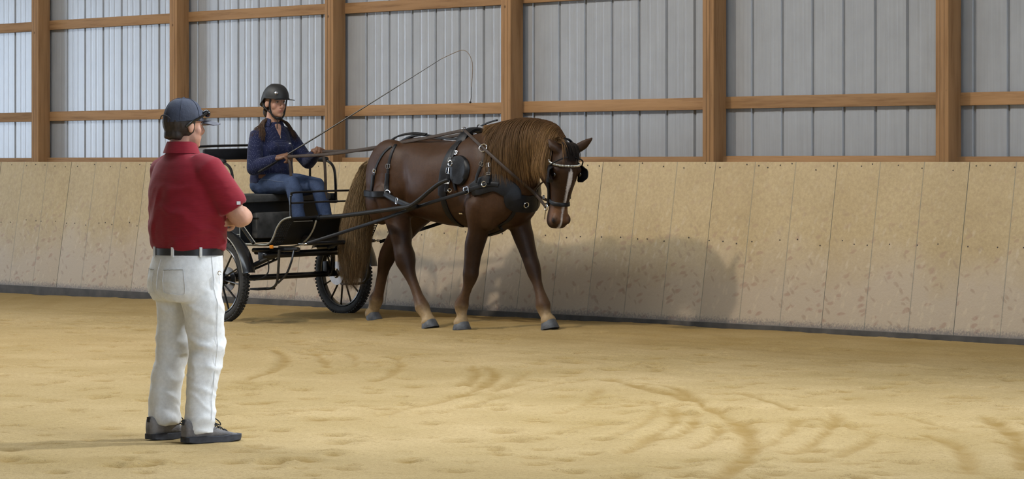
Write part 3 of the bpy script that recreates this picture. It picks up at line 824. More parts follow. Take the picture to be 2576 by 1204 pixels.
# ------------------------------------------------------------------ harness, bridle, reins
M_LEATHER = simple('black_harness_leather', (0.0065, 0.0065, 0.008, 1), 0.45, spec=0.25, var=0.3, scale=20, bmp=0.1, bscale=90)
M_BROWN = simple('brown_rein_leather', (0.042, 0.028, 0.020, 1), 0.55, spec=.25, var=0.25, scale=25)
M_CHROME = simple('polished_steel', (0.72, 0.72, 0.74, 1), 0.16, metal=1.0, var=0.05)
harness = empty('driving_harness', HO); tag(harness, 'black leather driving harness with silver buckles on the chestnut horse', 'harness')

def ribbon(mb, pts, nrm, w, th=0.006):
    """strap lying on a surface: rounded-edge band"""
    n = len(pts); rings = []; W_ = w if isinstance(w, (list, tuple)) else [w]*n
    for i in range(n):
        t = (pts[min(i+1, n-1)]-pts[max(i-1, 0)])
        t = t.normalized() if t.length > 1e-6 else Vector((1,0,0))
        nr = nrm[i]-t*nrm[i].dot(t); nr = nr.normalized() if nr.length > 1e-5 else t.orthogonal().normalized()
        s_ = t.cross(nr); h = W_[i]/2; p = pts[i]
        rings.append([p-s_*h-nr*.004, p-s_*h+nr*th*.6, p-s_*h*.8+nr*th, p+s_*h*.8+nr*th, p+s_*h+nr*th*.6, p+s_*h-nr*.004])
    mb.loft(rings)
def on_skin(pix, n=24, lift=0.002, sm=2):
    P = smoothpath([(x, y, 0) for x, y in pix], n); pts, nr = [], []
    for p in P:
        l, no = hit(p.x, p.y); pts.append(l+no*lift); nr.append(no)
    for _ in range(sm):
        nr = [(nr[max(i-1,0)]+nr[i]*2+nr[min(i+1,len(nr)-1)]).normalized() for i in range(len(nr))]
        pts = [pts[0]]+[(pts[i-1]+pts[i]*2+pts[i+1])/4 for i in range(1, len(pts)-1)]+[pts[-1]]
    return pts, nr
def mirror_skin(pts, lift=0.002):
    out, nr = [], []
    for p in pts:
        l, no, _, _ = HBVH.find_nearest(Vector((p.x, -p.y, p.z))); out.append(l+no*lift); nr.append(no)
    return out, nr
def strap(name, pix, w, parent=harness, mat=None, n=24, lift=0.002, th=0.006, both=False, lab=None):
    mb = MB(); pts, nr = on_skin(pix, n, lift); ribbon(mb, pts, nr, w, th)
    o = mb.build(name, mat or M_LEATHER, parent, angle=45)
    if both:
        mb = MB(); p2, n2 = mirror_skin(pts, lift); ribbon(mb, p2, n2, w, th); mb.build(name, mat or M_LEATHER, parent, angle=45)
    return o, pts, nr
def around(name, x0, z_from, z_to, w, parent=harness, lean=0.0, n=30, side=(-1, 1)):
    """band round the trunk at station x0, from the spine down each side"""
    for s in side:
        mb = MB(); pts, nr = [], []
        for k in range(n+1):
            z = z_from+(z_to-z_from)*k/n
            o = Vector((x0+lean*(z_from-z), s*1.2, z)); l, no, _, _ = HBVH.ray_cast(o, Vector((0,-s,0)))
            if l is None: continue
            pts.append(l+no*.003); nr.append(no)
        ribbon(mb, pts, nr, w, .008); mb.build(name, M_LEATHER, parent, angle=45)
def buckle(p, nr, t, w, h, parent=harness, name='buckle'):
    """rectangular chrome frame with a tongue"""
    nr = nr.normalized(); t = (t-nr*t.dot(nr)).normalized(); s_ = t.cross(nr); p = p+nr*.011; m = MB()
    c = [p+t*h/2+s_*w/2, p+t*h/2-s_*w/2, p-t*h/2-s_*w/2, p-t*h/2+s_*w/2]
    loop = []
    for i in range(4):
        a, b = c[i], c[(i+1) % 4]; loop += [a.lerp(b, .12), a.lerp(b, .5), a.lerp(b, .88)]
    m.tube(loop, .0038, 6, up=nr, closed=True); m.tube([p+t*h/2, p-t*h/2+nr*.004], .003, 5)
    return m.build(name, M_CHROME, parent)
def ring(p, n, R_, r, parent=harness, name='ring'):
    return MB().torus(p, n, R_, r, 22, 7).build(name, M_CHROME, parent)

def build_harness():
    # saddle: padded band over the back, girth below
    around('saddle_band', 1.395, 1.625, 1.12, .085, lean=-.10)
    around('girth', 1.345, 1.13, .865, .055, lean=.05)
    m = MB()
    arch = []
    for k in range(15):
        q = math.pi*(k/14); arch.append(Vector((1.40, .15*math.cos(q), 1.53+.135*math.sin(q))))
    rings = [[p+Vector((dx, 0, 0))+Vector((0, math.cos(math.pi*k/14), math.sin(math.pi*k/14)))*dh for dx, dh in ((-.055,-.01),(-.055,.014),(-.03,.026),(.03,.026),(.055,.014),(.055,-.01))] for k, p in enumerate(arch)]
    m.loft(rings); m.build('saddle_pad', M_LEATHER, harness, angle=45)
    # terrets and hook on the saddle
    for s in (-1, 1):
        a = math.radians(90+s*38)
        p = Vector((1.40, -.15*math.cos(a)*1.15*(-1), 1.53+.135*math.sin(a)))
        p = Vector((1.39, s*.105, 1.665)); ring(p, Vector((1, 0, 0)), .024, .0045, name='terret')
    m = MB(); m.tube(smoothpath([(1.42,0,1.67),(1.45,0,1.71),(1.50,0,1.705)], 8), .005, 6); m.build('hook', M_CHROME, harness)
    m = MB(); ribbon(m, smoothpath([(1.49,0,1.70),(1.60,-.02,1.725),(1.72,-.03,1.745)], 10), [Vector((0,0,1))]*11, .02); m.build('check_strap', M_LEATHER, harness)
    # saddle flap: domed black panel on the near side (and its twin on the far side)
    out = [(1139,396),(1152,392),(1165,392),(1176,400),(1182,414),(1183,428),(1179,445),(1170,460),(1160,467),(1146,462),(1136,450),(1136,425)]
    out = [(q_.x, q_.y) for q_ in smoothpath([(x_, y_, 0) for x_, y_ in out+[out[0]]], 36)[:-1]]
    cpt = (1160, 428); c, cn = hit(*cpt)
    for mir in (False, True):
        V = []; F = []; rings_ = [1.0, .9, .6, .3]
        for r in rings_:
            for x, y in out:
                l, no = hit(cpt[0]+(x-cpt[0])*r, cpt[1]+(y-cpt[1])*r)
                if mir:
                    l, no, _, _ = HBVH.find_nearest(Vector((l.x, -l.y, l.z)))
                V.append(l+no*(0.008 if r == 1.0 else 0.030 if r == .9 else .030 if r > .5 else .026))
        cc, nn = hit(*cpt)
        if mir: cc, nn, _, _ = HBVH.find_nearest(Vector((cc.x, -cc.y, cc.z)))
        V.append(cc+nn*.024); n = len(out)
        for i in range(len(rings_)-1):
            for k in range(n): F.append((i*n+k, i*n+(k+1) % n, (i+1)*n+(k+1) % n, (i+1)*n+k))
        for k in range(n): F.append(((len(rings_)-1)*n+k, (len(rings_)-1)*n+(k+1) % n, len(V)-1))
        m = MB(); m.add(V, F); m.build('saddle_flap', M_LEATHER, harness, angle=60)
    # tug straps, buckles and stops hanging from the saddle
    o, p, q = strap('tug_strap', [(1148,372),(1138,400),(1133,430),(1128,455),(1124,482)], .036, lift=.012, both=True, n=18)
    o2, p2, q2 = strap('tug_billet', [(1140,420),(1143,450),(1150,478)], .03, lift=.016, n=12)
    buckle(p[5], q[5], p[6]-p[5], .05, .04); buckle(p[9], q[9], p[10]-p[9], .055, .05); buckle(p[14], q[14], p[15]-p[14], .045, .03)
    l, no = hit(1152, 398); buckle(*[hit(1148, 385)[0], hit(1148, 385)[1]], p[4]-p[3], .04, .03)
    l, no = hit(1139, 412); ring(l+no*.03, no, .022, .005)
    l, no = hit(1134, 478); ring(l+no*.025, no, .016, .004)
    l, no = hit(1126, 460); m = MB(); m.box(l+no*.022, (.05,.006,.014), no.to_track_quat('Y','Z').to_matrix()); m.build('keeper', simple('white_tape', (.7,.7,.7,1), .5), harness)
    l, no = hit(1161, 535); m = MB(); m.box(l+no*.010, (.035,.008,.012), no.to_track_quat('Y','Z').to_matrix()); m.build('girth_buckle', M_CHROME, harness)
    # breast collar
    key = [hit(x_, y_) for x_, y_ in ((1188,478),(1205,470),(1228,462),(1248,460),(1270,470),(1288,483))]
    for yy, zz in ((-.13,1.075),(-.06,1.060),(0,1.055)):
        l, no, _, _ = HBVH.ray_cast(Vector((2.185, yy, zz)), Vector((-1,0,0))); key.append((l, no))
    full = key+[(Vector((l.x, -l.y, l.z)), Vector((n_.x, -n_.y, n_.z))) for l, n_ in key[-2::-1]]
    pts = smoothpath([l+n_*.006 for l, n_ in full], 72); nr = [n_.normalized() for n_ in smoothpath([n_ for l, n_ in full], 72)]
    m = MB(); ribbon(m, pts, nr, [.10+.045*min(1, min(k, 72-k)/5) for k in range(73)], .014); m.build('breast_collar', M_LEATHER, harness, angle=45)
    o, p, q = strap('collar_tug', [(1170,481),(1190,476),(1212,469),(1236,463),(1256,466)], .038, lift=.022, n=16, both=True)
    buckle(p[2], q[2], p[3]-p[2], .055, .06); l, no = hit(1222, 463); ring(l+no*.03, no, .022, .0045)
    l, no = hit(1319, 513); ring(l+no*.028, no, .022, .0045)
    # neck straps up to the ring that carries the rein
    o, p, q = strap('neck_strap', [(1224,384),(1219,410),(1211,435),(1207,462)], .028, lift=.045, n=12, both=True)
    buckle(p[5], q[5], p[6]-p[5], .038, .03)
    o, p, q = strap('neck_strap', [(1236,412),(1234,440),(1233,462)], .028, lift=.035, n=10); buckle(p[1], q[1], p[2]-p[1], .036, .035); buckle(p[5], q[5], p[6]-p[5], .034, .02)
    l, no = hit(1223, 380); global REIN_RING; REIN_RING = l+no*.060; ring(REIN_RING, no, .034, .005, name='neck_ring')
    strap('neck_strap', [(1222,372),(1232,345),(1252,325)], .03, lift=.01, n=10)
    # martingale between the forelegs
    pp = []
    for zz in (1.03, .97, .92, .88):
        l, no, _, _ = HBVH.ray_cast(Vector((2.185, -.10, zz)), Vector((-1,0,0))); pp.append(l+no*.008)
    pp += [Vector((1.84,-.085,.835)), Vector((1.70,-.08,.798)), Vector((1.60,-.075,.796)), Vector((1.50,-.05,.845))]
    m = MB(); ribbon(m, smoothpath(pp, 28), [Vector((1-.8*min(1, k/14), -.35, -min(1, k/14))).normalized() for k in range(29)], .030)
    m.build('martingale', M_LEATHER, harness, angle=45)
    m = MB(); m.box((1.60,-.075,.80), (.07,.03,.035), bevel=.01); m.build('martingale_loop', M_LEATHER, harness)
    # back strap along the spine to the crupper under the tail
    pts = smoothpath([(1.36,0,1.625),(1.15,0,1.590),(.95,0,1.602),(.75,0,1.625),(.60,0,1.617),(.45,0,1.572),(.34,0,1.505),(.27,0,1.45)], 30)
    m = MB(); ribbon(m, pts, [Vector((0,0,1))]*31, .045, .012); m.build('back_strap', M_LEATHER, harness, angle=45)
    m = MB(); m.tube(smoothpath([(.30,-.02,1.47),(.24,-.055,1.44),(.19,-.05,1.40),(.18,0,1.385),(.19,.05,1.40),(.24,.055,1.44),(.30,.02,1.47)], 20), .013, 8); m.build('crupper', M_LEATHER, harness)
    m = MB(); ribbon(m, smoothpath([(.83,-.05,1.63),(.70,-.09,1.64),(.56,-.13,1.618),(.45,-.13,1.575)], 12), [Vector((0,-.3,1))]*13, .04, .01); m.build('hip_pad', M_LEATHER, harness, angle=45)
    # hip straps and breeching
    o, p, q = strap('hip_strap', [(1018,345),(1002,356),(988,378),(979,408),(976,440),(973,478)], .026, n=24, both=True); buckle(p[16], q[16], p[17]-p[16], .04, .035)
    strap('hip_strap_end', [(976,436),(974,460),(972,480)], .040, n=10, lift=.008)
    o, p, q = strap('hip_strap', [(985,368),(966,384),(950,412),(942,440),(937,478)], .024, n=24, both=True); buckle(p[16], q[16], p[17]-p[16], .034, .03)
    strap('hip_strap_end', [(940,440),(938,462),(936,480)], .036, n=10, lift=.008)
    # breeching band round the buttocks
    for mir in (1,):
        m = MB(); pts, nr = [], []
        for k in range(41):
            a = math.radians(-115+230*k/40); d = Vector((-math.cos(a), math.sin(a), 0))
            l, no, _, _ = HBVH.ray_cast(Vector((.52, 0, 1.145-.02*abs(math.sin(a)))) + d*1.5, -d)
            if l is None: continue
            pts.append(l+no*.012); nr.append(d)
        for _ in range(3): pts = [pts[0]]+[(pts[i-1]+pts[i]*2+pts[i+1])/4 for i in range(1, len(pts)-1)]+[pts[-1]]
        ribbon(m, pts, nr, .055, .014); m.build('breeching', M_LEATHER, harness, angle=45)
    # hold-back straps down to the shafts
    for s in (-1, 1):
        a = hit(972, 487)[0]+Vector((0,-.02,0)); b = SHAFT_KNEE-HO
        a = Vector((a.x, s*abs(a.y), a.z)); b = Vector((b.x, s*abs(b.y), b.z))
        m = MB(); ribbon(m, smoothpath([a, a.lerp(b, .5)+Vector((0, s*.02, .0)), b], 12), [Vector((0, s, .2))]*13, .045, .010); m.build('hold_back_strap', M_LEATHER, harness, angle=45)
        if s < 0:
            c_ = a.lerp(b, .55); buckle(c_+Vector((0,-.02,0)), Vector((0,-1,0)), b-a, .05, .02)
            l, no = hit(975, 486); ring(l+no*.03, no, .022, .005)
        m = MB(); m.tube([b+Vector((-.035,0,-.006)), b+Vector((.035,0,.01))], .030, 12, rnd=True); m.build('shaft_wrap', M_LEATHER, harness)
# shaft path of the near side, needed by straps and cart: behind the stifle it bends up to the tug at the saddle
SHAFT_KNEE = at_y(1036, 520, HO.y-.42)
build_harness()
bridle = empty('bridle', HO); tag(bridle, 'black bridle with blinkers and beaded browband on the horse head', 'bridle')
def head_band(name, z, dz, w, parent, a0=-100, a1=100, n=28, off=.006, mat=None, cx=2.40):
    """band round the face at height z (front) falling by dz towards the jaw"""
    m = MB(); pts, nr = [], []
    for k in range(n+1):
        a = math.radians(a0+(a1-a0)*k/n); d = Vector((math.cos(a), math.sin(a), 0)); zz = z+dz*(1-math.cos(a))
        l, no, _, _ = HBVH0.ray_cast(Vector((cx, 0, zz))+d*.6, -d)
        if l is None: continue
        pts.append(l+d*off); nr.append(d)
    if w: ribbon(m, pts, nr, w, .008); m.build(name, mat or M_LEATHER, parent, angle=45)
    return pts, nr
def build_bridle():
    # browband of steel beads
    pts, nr = head_band('browband', 1.365, .055, 0, bridle, -78, 78, 40, .012, cx=2.46)
    m = MB(); m.tube(pts, .007, 8); m.build('browband', M_LEATHER, bridle)
    mb = MB(); P = smoothpath(pts, 46)
    for i in range(2, 45): mb.ellipsoid(P[i]+(P[i]-Vector((2.46,0,P[i].z))).normalized()*.004, (.0062,.0062,.010), seg=8, rings=5)
    o = mb.build('browband_beads', simple('bead_steel', (.55,.53,.47,1), .3, metal=1.0), bridle); o['kind'] = 'stuff'
    for e in (pts[0], pts[-1]):
        n_ = Vector((.25, math.copysign(1, e.y), 0)).normalized(); MB().ellipsoid(e+n_*.012, (.027,.012,.027), n_.to_track_quat('Y','Z').to_matrix()).build('rosette', M_CHROME, bridle)
    head_band('noseband', 1.055, .03, .034, bridle, -150, 150, 36, .004, cx=2.40)
    # crown and cheek straps
    for s in (-1, 1):
        m = MB(); pts = []; nr = []
        for x, z in ((2.49,1.53),(2.50,1.49),(2.50,1.45),(2.49,1.40),(2.48,1.33),(2.455,1.25),(2.425,1.17),(2.39,1.10),(2.35,1.05)):
            l, no, _, _ = HBVH0.ray_cast(Vector((x, s*.6, z)), Vector((0,-s,0)))
            if l is None: l, no, _, _ = HBVH0.find_nearest(Vector((x, s*.1, z)))
            pts.append(l+Vector((0,s*.010,0))); nr.append(Vector((0,s,0)))
        ribbon(m, smoothpath(pts, 20), [Vector((0,s,0))]*21, .026, .008); m.build('cheek_strap', M_LEATHER, bridle, angle=45)
        # blinker: domed square leather cup beside the eye
        rows = []
        for i in range(7):
            u = i/6; z = 1.235+.135*u; row = []
            for j in range(7):
                v = j/6; x = 2.495+.115*v; e = (1-(2*u-1)**4)
                row.append(Vector((x-.006*(2*u-1)**2, s*(.118+.038*v*e+.012), z+(.012*(1-2*u) if j in (0,6) else 0))))
            rows.append(row)
        m = MB(); m.sheet(rows, (0, s*.007, 0)); m.build('blinker', M_LEATHER, bridle, angle=50)
        m = MB(); a = Vector((2.55, s*.145, 1.37)); m.tube(smoothpath([a, (2.64, s*.11, 1.41), (2.66, s*.03, 1.44)], 8), .006, 6); m.build('blinker_stay', M_LEATHER, bridle)
        # bit ring and shank
        b = Vector((2.335, s*.078, 1.035)); ring(b, Vector((0,1,0)), .028, .005, bridle, 'bit_ring')
        m = MB(); m.tube(smoothpath([b+Vector((0,0,.02)), b+Vector((-.012,0,-.03)), b+Vector((-.03,0,-.075)), b+Vector((-.035,0,-.10))], 8), .005, 6); m.build('bit_shank', M_CHROME, bridle)
        buckle(Vector((2.375, s*.105, 1.115)), Vector((0,s,0)), Vector((0,0,1)), .03, .025, bridle)
    m = MB(); ribbon(m, smoothpath([(2.49,-.100,1.52),(2.50,-.06,1.572),(2.50,0,1.59),(2.50,.06,1.572),(2.49,.100,1.52)], 16), [Vector((0,math.sin(-1.2+2.4*k/16),1)) for k in range(17)], .032, .008); m.build('crown_piece', M_LEATHER, bridle, angle=45)
    m = MB(); ribbon(m, smoothpath([(2.42,-.11,1.50),(2.33,-.115,1.36),(2.27,-.06,1.28),(2.25,0,1.25)], 12), [Vector((-.3,-1,0))]*13, .02, .006); m.build('throat_lash', M_LEATHER, bridle, angle=45)
build_bridle()
for ch_ in bridle.children: turn_obj(ch_)
# ------------------------------------------------------------------ the two-wheeled driving cart (local: x forward, y to its left, origin on the ground under the axle)
CO = Vector((-1.60, -1.29, 0.0))
def cl(px, py, y):
    """photo pixel on the cart's vertical plane at lateral offset y"""
    return at_y(px, py, CO.y+y)-CO
cart = empty('driving_cart', CO+Vector((0,0,.012))); cart.rotation_euler = (0.020, 0, 0)
tag(cart, 'black two-wheeled driving cart with padded seat behind the horse', 'cart')
M_BLACK = simple('black_enamel', (0.010, 0.010, 0.011, 1), 0.22, spec=0.6, var=0.2, scale=8)
M_PLATE = simple('black_sheet_steel', (0.010, 0.010, 0.011, 1), 0.5, spec=0.3, var=0.3, scale=6)
M_TIRE = simple('tyre_rubber', (0.028, 0.027, 0.026, 1), 0.85, var=0.35, scale=18, bmp=0.2)
M_TRIM = simple('pale_edge_trim', (0.36, 0.35, 0.31, 1), 0.3, metal=0.6, var=0.15)
M_VINYL = simple('black_vinyl', (0.010, 0.010, 0.011, 1), 0.5, spec=0.3, var=0.25, scale=10, bmp=0.08)
M_SEAT = simple('worn_seat_cloth', (0.055, 0.053, 0.050, 1), 0.8, var=0.35, scale=12, bmp=0.2)
def make_wheel(y):
    w = MB(); R0 = .375
    # rim channel
    prof = [(.287,-.022),(.298,-.026),(.306,-.018),(.300,0.0),(.306,.018),(.298,.026),(.287,.022),(.280,0.0)]
    rings = []
    for k in range(48):
        a = 2*math.pi*k/48; rings.append([Vector((math.cos(a)*r, d, math.sin(a)*r)) for r, d in prof])
    w.loft(rings, closed=True)
    rim = w.build('wheel', M_BLACK, cart, angle=40); rim.location = (0, y, R0)
    t = MB(); t.torus((0,0,0), (0,1,0), .338, .039, 56, 12); t.build('tyre', M_TIRE, rim)
    kb = MB()
    for k in range(72):
        for j, off in enumerate((-.024, -.008, .008, .024)):
            a = 2*math.pi*(k+(.5 if j % 2 else 0))/72; lean = off*0.9
            r = .338+.039*math.cos(abs(off)/.039*1.1)+.002; c = Vector((math.cos(a)*r, off*1.25, math.sin(a)*r))
            rot = Matrix.Rotation(-a, 3, 'Y') @ Matrix.Rotation(off*18, 3, 'Z')
            kb.box(c, (.013, .014, .019), rot)
    o = kb.build('tread_knobs', M_TIRE, rim, smooth=False); o['kind'] = 'stuff'
    hub = MB(); hub.tube([(0,-.065,0),(0,-.055,0),(0,-.02,0),(0,.02,0),(0,.055,0),(0,.065,0)], [.03,.045,.062,.062,.045,.03], 20); hub.build('hub', M_BLACK, rim)
    s_ = 1 if y < 0 else -1
    d = MB(); d.disc((0, s_*.078, 0), (0,1,0), .045, .105, .006, 32); d.build('brake_disc', simple('brake_steel', (.45,.45,.47,1), .30, metal=1.0), rim)
    sp = None
    for k in range(12):
        if sp is None:
            m = MB(); m.tube([(0,0,.05),(0,0,.15),(0,0,.292)], [(.011,.008),(.010,.007),(.009,.007)], 8); sp = m.build('spoke', M_BLACK, rim); o = sp
        else: o = sp.copy(); COL.objects.link(o); o.parent = rim
        o.rotation_euler = (0, 2*math.pi*(k+.25)/12, 0)
    return rim
def fender(y):
    rows = []
    for k in range(25):
        a = math.radians(10+140*k/24); r = .445+.012*(k/24); row = []
        for j in range(7):
            v = j/6*2-1; row.append(Vector((math.cos(a)*(r-.030*v*v), y+.068*v, .375+math.sin(a)*(r-.030*v*v))))
        rows.append(row)
    m = MB(); m.sheet(rows, (0, 0, -.006)); o = m.build('fender', M_BLACK, cart, angle=50)
    m = MB(); m.tube([r[0] for r in rows], .0055, 6); m.build('fender_edge', M_TRIM, o)
    m = MB(); m.tube([(0, y-.07*math.copysign(1,-y), .40), (.02, y+math.copysign(.0,y), .62), (.06, y, .80)], .010, 6); m.build('fender_stay', M_BLACK, o)
def build_cart():
    for y in (-.68, .68): make_wheel(y); fender(y)
    MB().tube([(0,-.62,.375),(0,.62,.375)], .026, 12).build('axle', M_BLACK, cart)
    MB().tube([(.30,-.42,.585),(.30,.42,.585)], .030, 12, rnd=True).build('torsion_tube', M_BLACK, cart)
    for s in (-1, 1):
        m = MB(); m.tube([(0, s*.56, .40), (.30, s*.33, .575)], (.022), 8); m.tube([(0, s*.56, .375), (.30, s*.27, .55)], .010, 8); m.build('trailing_arm', M_BLACK, cart)
        MB().tube([(.05, s*.36, .62), (.70, s*.36, .64)], .020, 8).build('chassis_rail', M_BLACK, cart)
        m = MB(); m.box((.02, s*.48, .44), (.06,.05,.10), bevel=.01); m.build('brake_caliper', M_PLATE, cart)
        m = MB(); m.tube(smoothpath([(.02,s*.5,.43),(.12,s*.42,.36),(.25,s*.36,.42),(.26,s*.36,.56)], 14), .006, 6); m.build('brake_hose', M_TIRE, cart)
    m = MB(); m.box((.16,-.30,.585), (.12,.10,.10), bevel=.008); m.tube([(.05,-.34,.60),(.12,-.32,.60)], .02, 8); m.build('brake_reservoir', M_PLATE, cart)
    # body side profile traced along the near side: sill, S-bend, toe edge
    prof = [cl(612,613,-.47), cl(640,615,-.47), cl(668,616,-.47), cl(681,613,-.47), cl(690,602,-.47), cl(696,588,-.47), cl(702,573,-.47), cl(712,558,-.47), cl(722,551,-.47), cl(731,548,-.47)]
    prof = [Vector((p.x, 0, p.z)) for p in prof]; P = smoothpath(prof, 27)
    xf, zf = P[-1].x, P[-1].z
    sill = P[0].z
    for s in (-1, 1):
        m = MB(); m.tube([p+Vector((0, s*.475, 0)) for p in P]+[Vector((xf+.03, s*.475, zf+.004))], .0085, 8, rnd=True); m.build('body_edge', M_TRIM, cart)
    # floor and the curved toe panel, solid in the middle
    m = MB(); i0 = 9
    m.sheet([[P[k]+Vector((0, v, -.006)) for v in (-.34, -.12, .12, .34)] for k in range(len(P))], (-.006, 0, -.004)); m.build('toe_panel', M_PLATE, cart, angle=50)
    # perforated wings left and right: a lattice of bars around real holes
    for s in (-1, 1):
        w = MB(); yl, yh = .34, (.468 if s < 0 else .64)
        L = [0.0]
        for a, b in zip(P, P[1:]): L.append(L[-1]+(b-a).length)
        def pt(d, v):
            k = 0
            while k < len(L)-2 and L[k+1] < d: k += 1
            q = P[k].lerp(P[k+1], min(1, (d-L[k])/max(1e-6, L[k+1]-L[k]))); return q+Vector((0, s*v, -.004))
        d0, d1 = L[9], L[-1]; step = .024
        n = int((d1-d0)/step)
        for k in range(n+1): w.tube([pt(d0+k*step, yl), pt(d0+k*step, yh)], .0052, 4)
        for j in range(7): 
            v = yl+(yh-yl)*j/6; w.tube([pt(d0+(d1-d0)*t/24, v) for t in range(25)], .0052, 4)
        w.build('perforated_wing', M_PLATE, cart, smooth=False)
        m = MB(); m.sheet([[P[k]+Vector((0, s*v, -.006)) for v in (.34, .47)] for k in range(0, 10)], (0, 0, -.008)); m.build('floor_wing', M_PLATE, cart, smooth=False)
    m = MB(); m.box((xf+.005, 0, zf-.004), (.035, .96, .018), bevel=.005); m.build('toe_rail', M_PLATE, cart)
    m = MB(); m.box((xf-.02, -.30, zf-.035), (.012, .20, .008)); m.build('toe_strip', M_TRIM, cart)
    b_ = [cl(705,623,-.20), cl(728,623,-.20), cl(749,620,-.20), cl(764,613,-.20), cl(777,602,-.20), cl(787,588,-.20), cl(794,574,-.20), cl(799,558,-.20)]
    MB().tube(smoothpath(b_, 20), .008, 8, rnd=True).build('front_brace', M_TRIM, cart)
    # dash rails
    z1, z2 = zf+.215, zf+.125
    m = MB(); m.tube(smoothpath([(xf,-.45,zf), (xf,-.45,zf+.16), (xf+.005,-.44,z1-.02), (xf+.01,-.41,z1), (xf+.01,0,z1+.004), (xf+.01,.41,z1), (xf+.005,.44,z1-.02), (xf,.45,zf+.16), (xf,.45,zf)], 40), .0095, 8); m.build('dash_rail', M_BLACK, cart)
    MB().tube([(xf,-.44,z2),(xf+.005,0,z2+.003),(xf,.44,z2)], .008, 8).build('dash_rail', M_BLACK, cart)
    # seat box, cushion, back and arms
    m = MB(); m.box((-.20, 0, .86), (.38, .90, .36), bevel=.012); sb = m.build('seat_box', M_PLATE, cart)
    for s in (-1,):
        m = MB()
        for a, b in (((-.38,.70),(-.02,.70)),((-.02,.70),(-.02,1.02)),((-.38,.86),(-.02,.86)),((-.38,.76),(-.02,.76))):
            m.tube([(a[0], s*.453, a[1]), (b[0], s*.453, b[1])], .004, 5)
        m.build('panel_edging', M_TRIM, sb)
    m = MB(); m.tube([cl(597,548,-.50), cl(641,612,-.50)], .016, 8); m.build('side_strut', M_BLACK, cart); m = MB(); m.tube([cl(603,548,-.51), cl(646,611,-.51)], .004, 6); m.build('strut_edging', M_TRIM, cart)
    MB().box((.05, -.14, .835), (.09, .42, .23), bevel=.03).build('storage_pouch', simple('scuffed_leather', (0.060, 0.056, 0.052, 1), 0.7, var=0.6, scale=9, bmp=0.3, bscale=20), cart)
    MB().tube([(.02,-.36,.90),(.10,-.34,.90)], .008, 6).build('pouch_latch', M_BLACK, cart)
    MB().box((-.185, 0, 1.072), (.50, 1.02, .070), bevel=.028).build('seat_cushion', M_SEAT, cart)
    MB().box((-.455, 0, 1.462), (.045, 1.04, .100), bevel=.02).build('seat_back', M_VINYL, cart)
    m = MB(); m.tube(smoothpath([(-.40,-.57,1.405),(-.455,-.585,1.455),(-.475,-.575,1.515),(-.478,-.54,1.535),(-.478,0,1.538),(-.478,.54,1.535),(-.475,.575,1.515),(-.455,.585,1.455),(-.40,.57,1.405)], 50), .0115, 8); m.build('back_rail', M_BLACK, cart)
    for s in (-1, 1):
        m = MB(); m.tube(smoothpath([(-.41,s*.57,1.405),(-.15,s*.57,1.395),(-.06,s*.57,1.385),(.015,s*.57,1.34),(.045,s*.57,1.25),(.05,s*.57,1.05),(.04,s*.57,1.02),(-.30,s*.57,1.02)], 30), .0125, 8); arm = m.build('arm_rail', M_BLACK, cart)
        m = MB(); m.tube([(-.40,s*.57,1.412),(-.25,s*.57,1.408),(-.09,s*.57,1.400)], [(.030,.027)]*3, 14, rnd=True); m.build('arm_pad', M_VINYL, arm)
        MB().tube([(-.32,s*.57,1.39),(-.33,s*.57,1.02)], .011, 8).build('arm_post', M_BLACK, arm)
        MB().box((-.06, s*.565, 1.055), (.20, .02, .085), bevel=.006).build('arm_panel', M_PLATE, arm)
    for s in (-1, 1): MB().tube([(-.455,s*.40,1.41),(-.42,s*.40,1.08)], .012, 8).build('back_post', M_BLACK, cart)
    # boarding step on each side
    for s in (-1, 1):
        def c2(px, py, y=-.50):
            p = cl(px, py, y); return Vector((p.x, s*-p.y, p.z))
        m = MB(); m.tube(smoothpath([c2(706,628), c2(703,668), c2(700,702), c2(695,717), c2(684,725), c2(668,727)], 22), .0115, 8); st = m.build('step', M_BLACK, cart)
        a = c2(662, 727); m = MB(); m.box(a+Vector((0,0,.002)), (.12,.19,.018), bevel=.006); m.build('step_pad', M_PLATE, st)
        m = MB(); m.tube(smoothpath([c2(742,632,-.38), c2(735,660,-.42), c2(722,690,-.46), c2(701,712,-.50)], 14), .0095, 8); m.build('step_brace', M_BLACK, st)
    m = MB(); p = cl(686,621,-.49); m.box(p, (.045,.012,.030), bevel=.004); m.build('reflector', simple('amber_plastic', (.62,.20,.015,1), .25), cart)
    # singletree with its shackles
    zt = .690; m = MB(); m.tube([(.80,-.40,zt),(.82,0,zt),(.80,.40,zt)], [.014,.020,.014], 10, rnd=True); st = m.build('singletree', M_BLACK, cart)
    for s in (-1, 1):
        m = MB(); m.torus((.84, s*.40, zt), (0,0,1), .024, .006, 16, 6); m.tube([(.80,s*.43,zt),(.86,s*.43,zt)], .010, 8); m.build('shackle', M_CHROME, st)
    MB().tube([(.66,0,.64),(.82,0,zt)], .016, 8).build('draw_bar', M_BLACK, cart)
    # shafts
    for s in (-1, 1):
        pts = []
        for px, py, yy in ((770,556,.30),(812,549,.34),(870,544,.38),(960,532,.42),(1010,525,.42),(1036,520,.42),(1060,504,.41),(1086,482,.395),(1110,464,.39),(1130,455,.39)):
            p = at_y(px, py, HO.y-yy); pts.append(Vector((p.x-CO.x, (p.y-HO.y)*(1 if s < 0 else -1)+HO.y-CO.y, p.z-CO.z)))
        m = MB(); m.tube(smoothpath(pts, 40), [.019]*28+[.0175]*13, 10, rnd=True); sh = m.build('shaft', M_VINYL, cart)
        MB().tube([pts[0]+Vector((-.05,0,-.01)), pts[1]], .026, 10).build('shaft_socket', M_BLACK, sh)
build_cart()
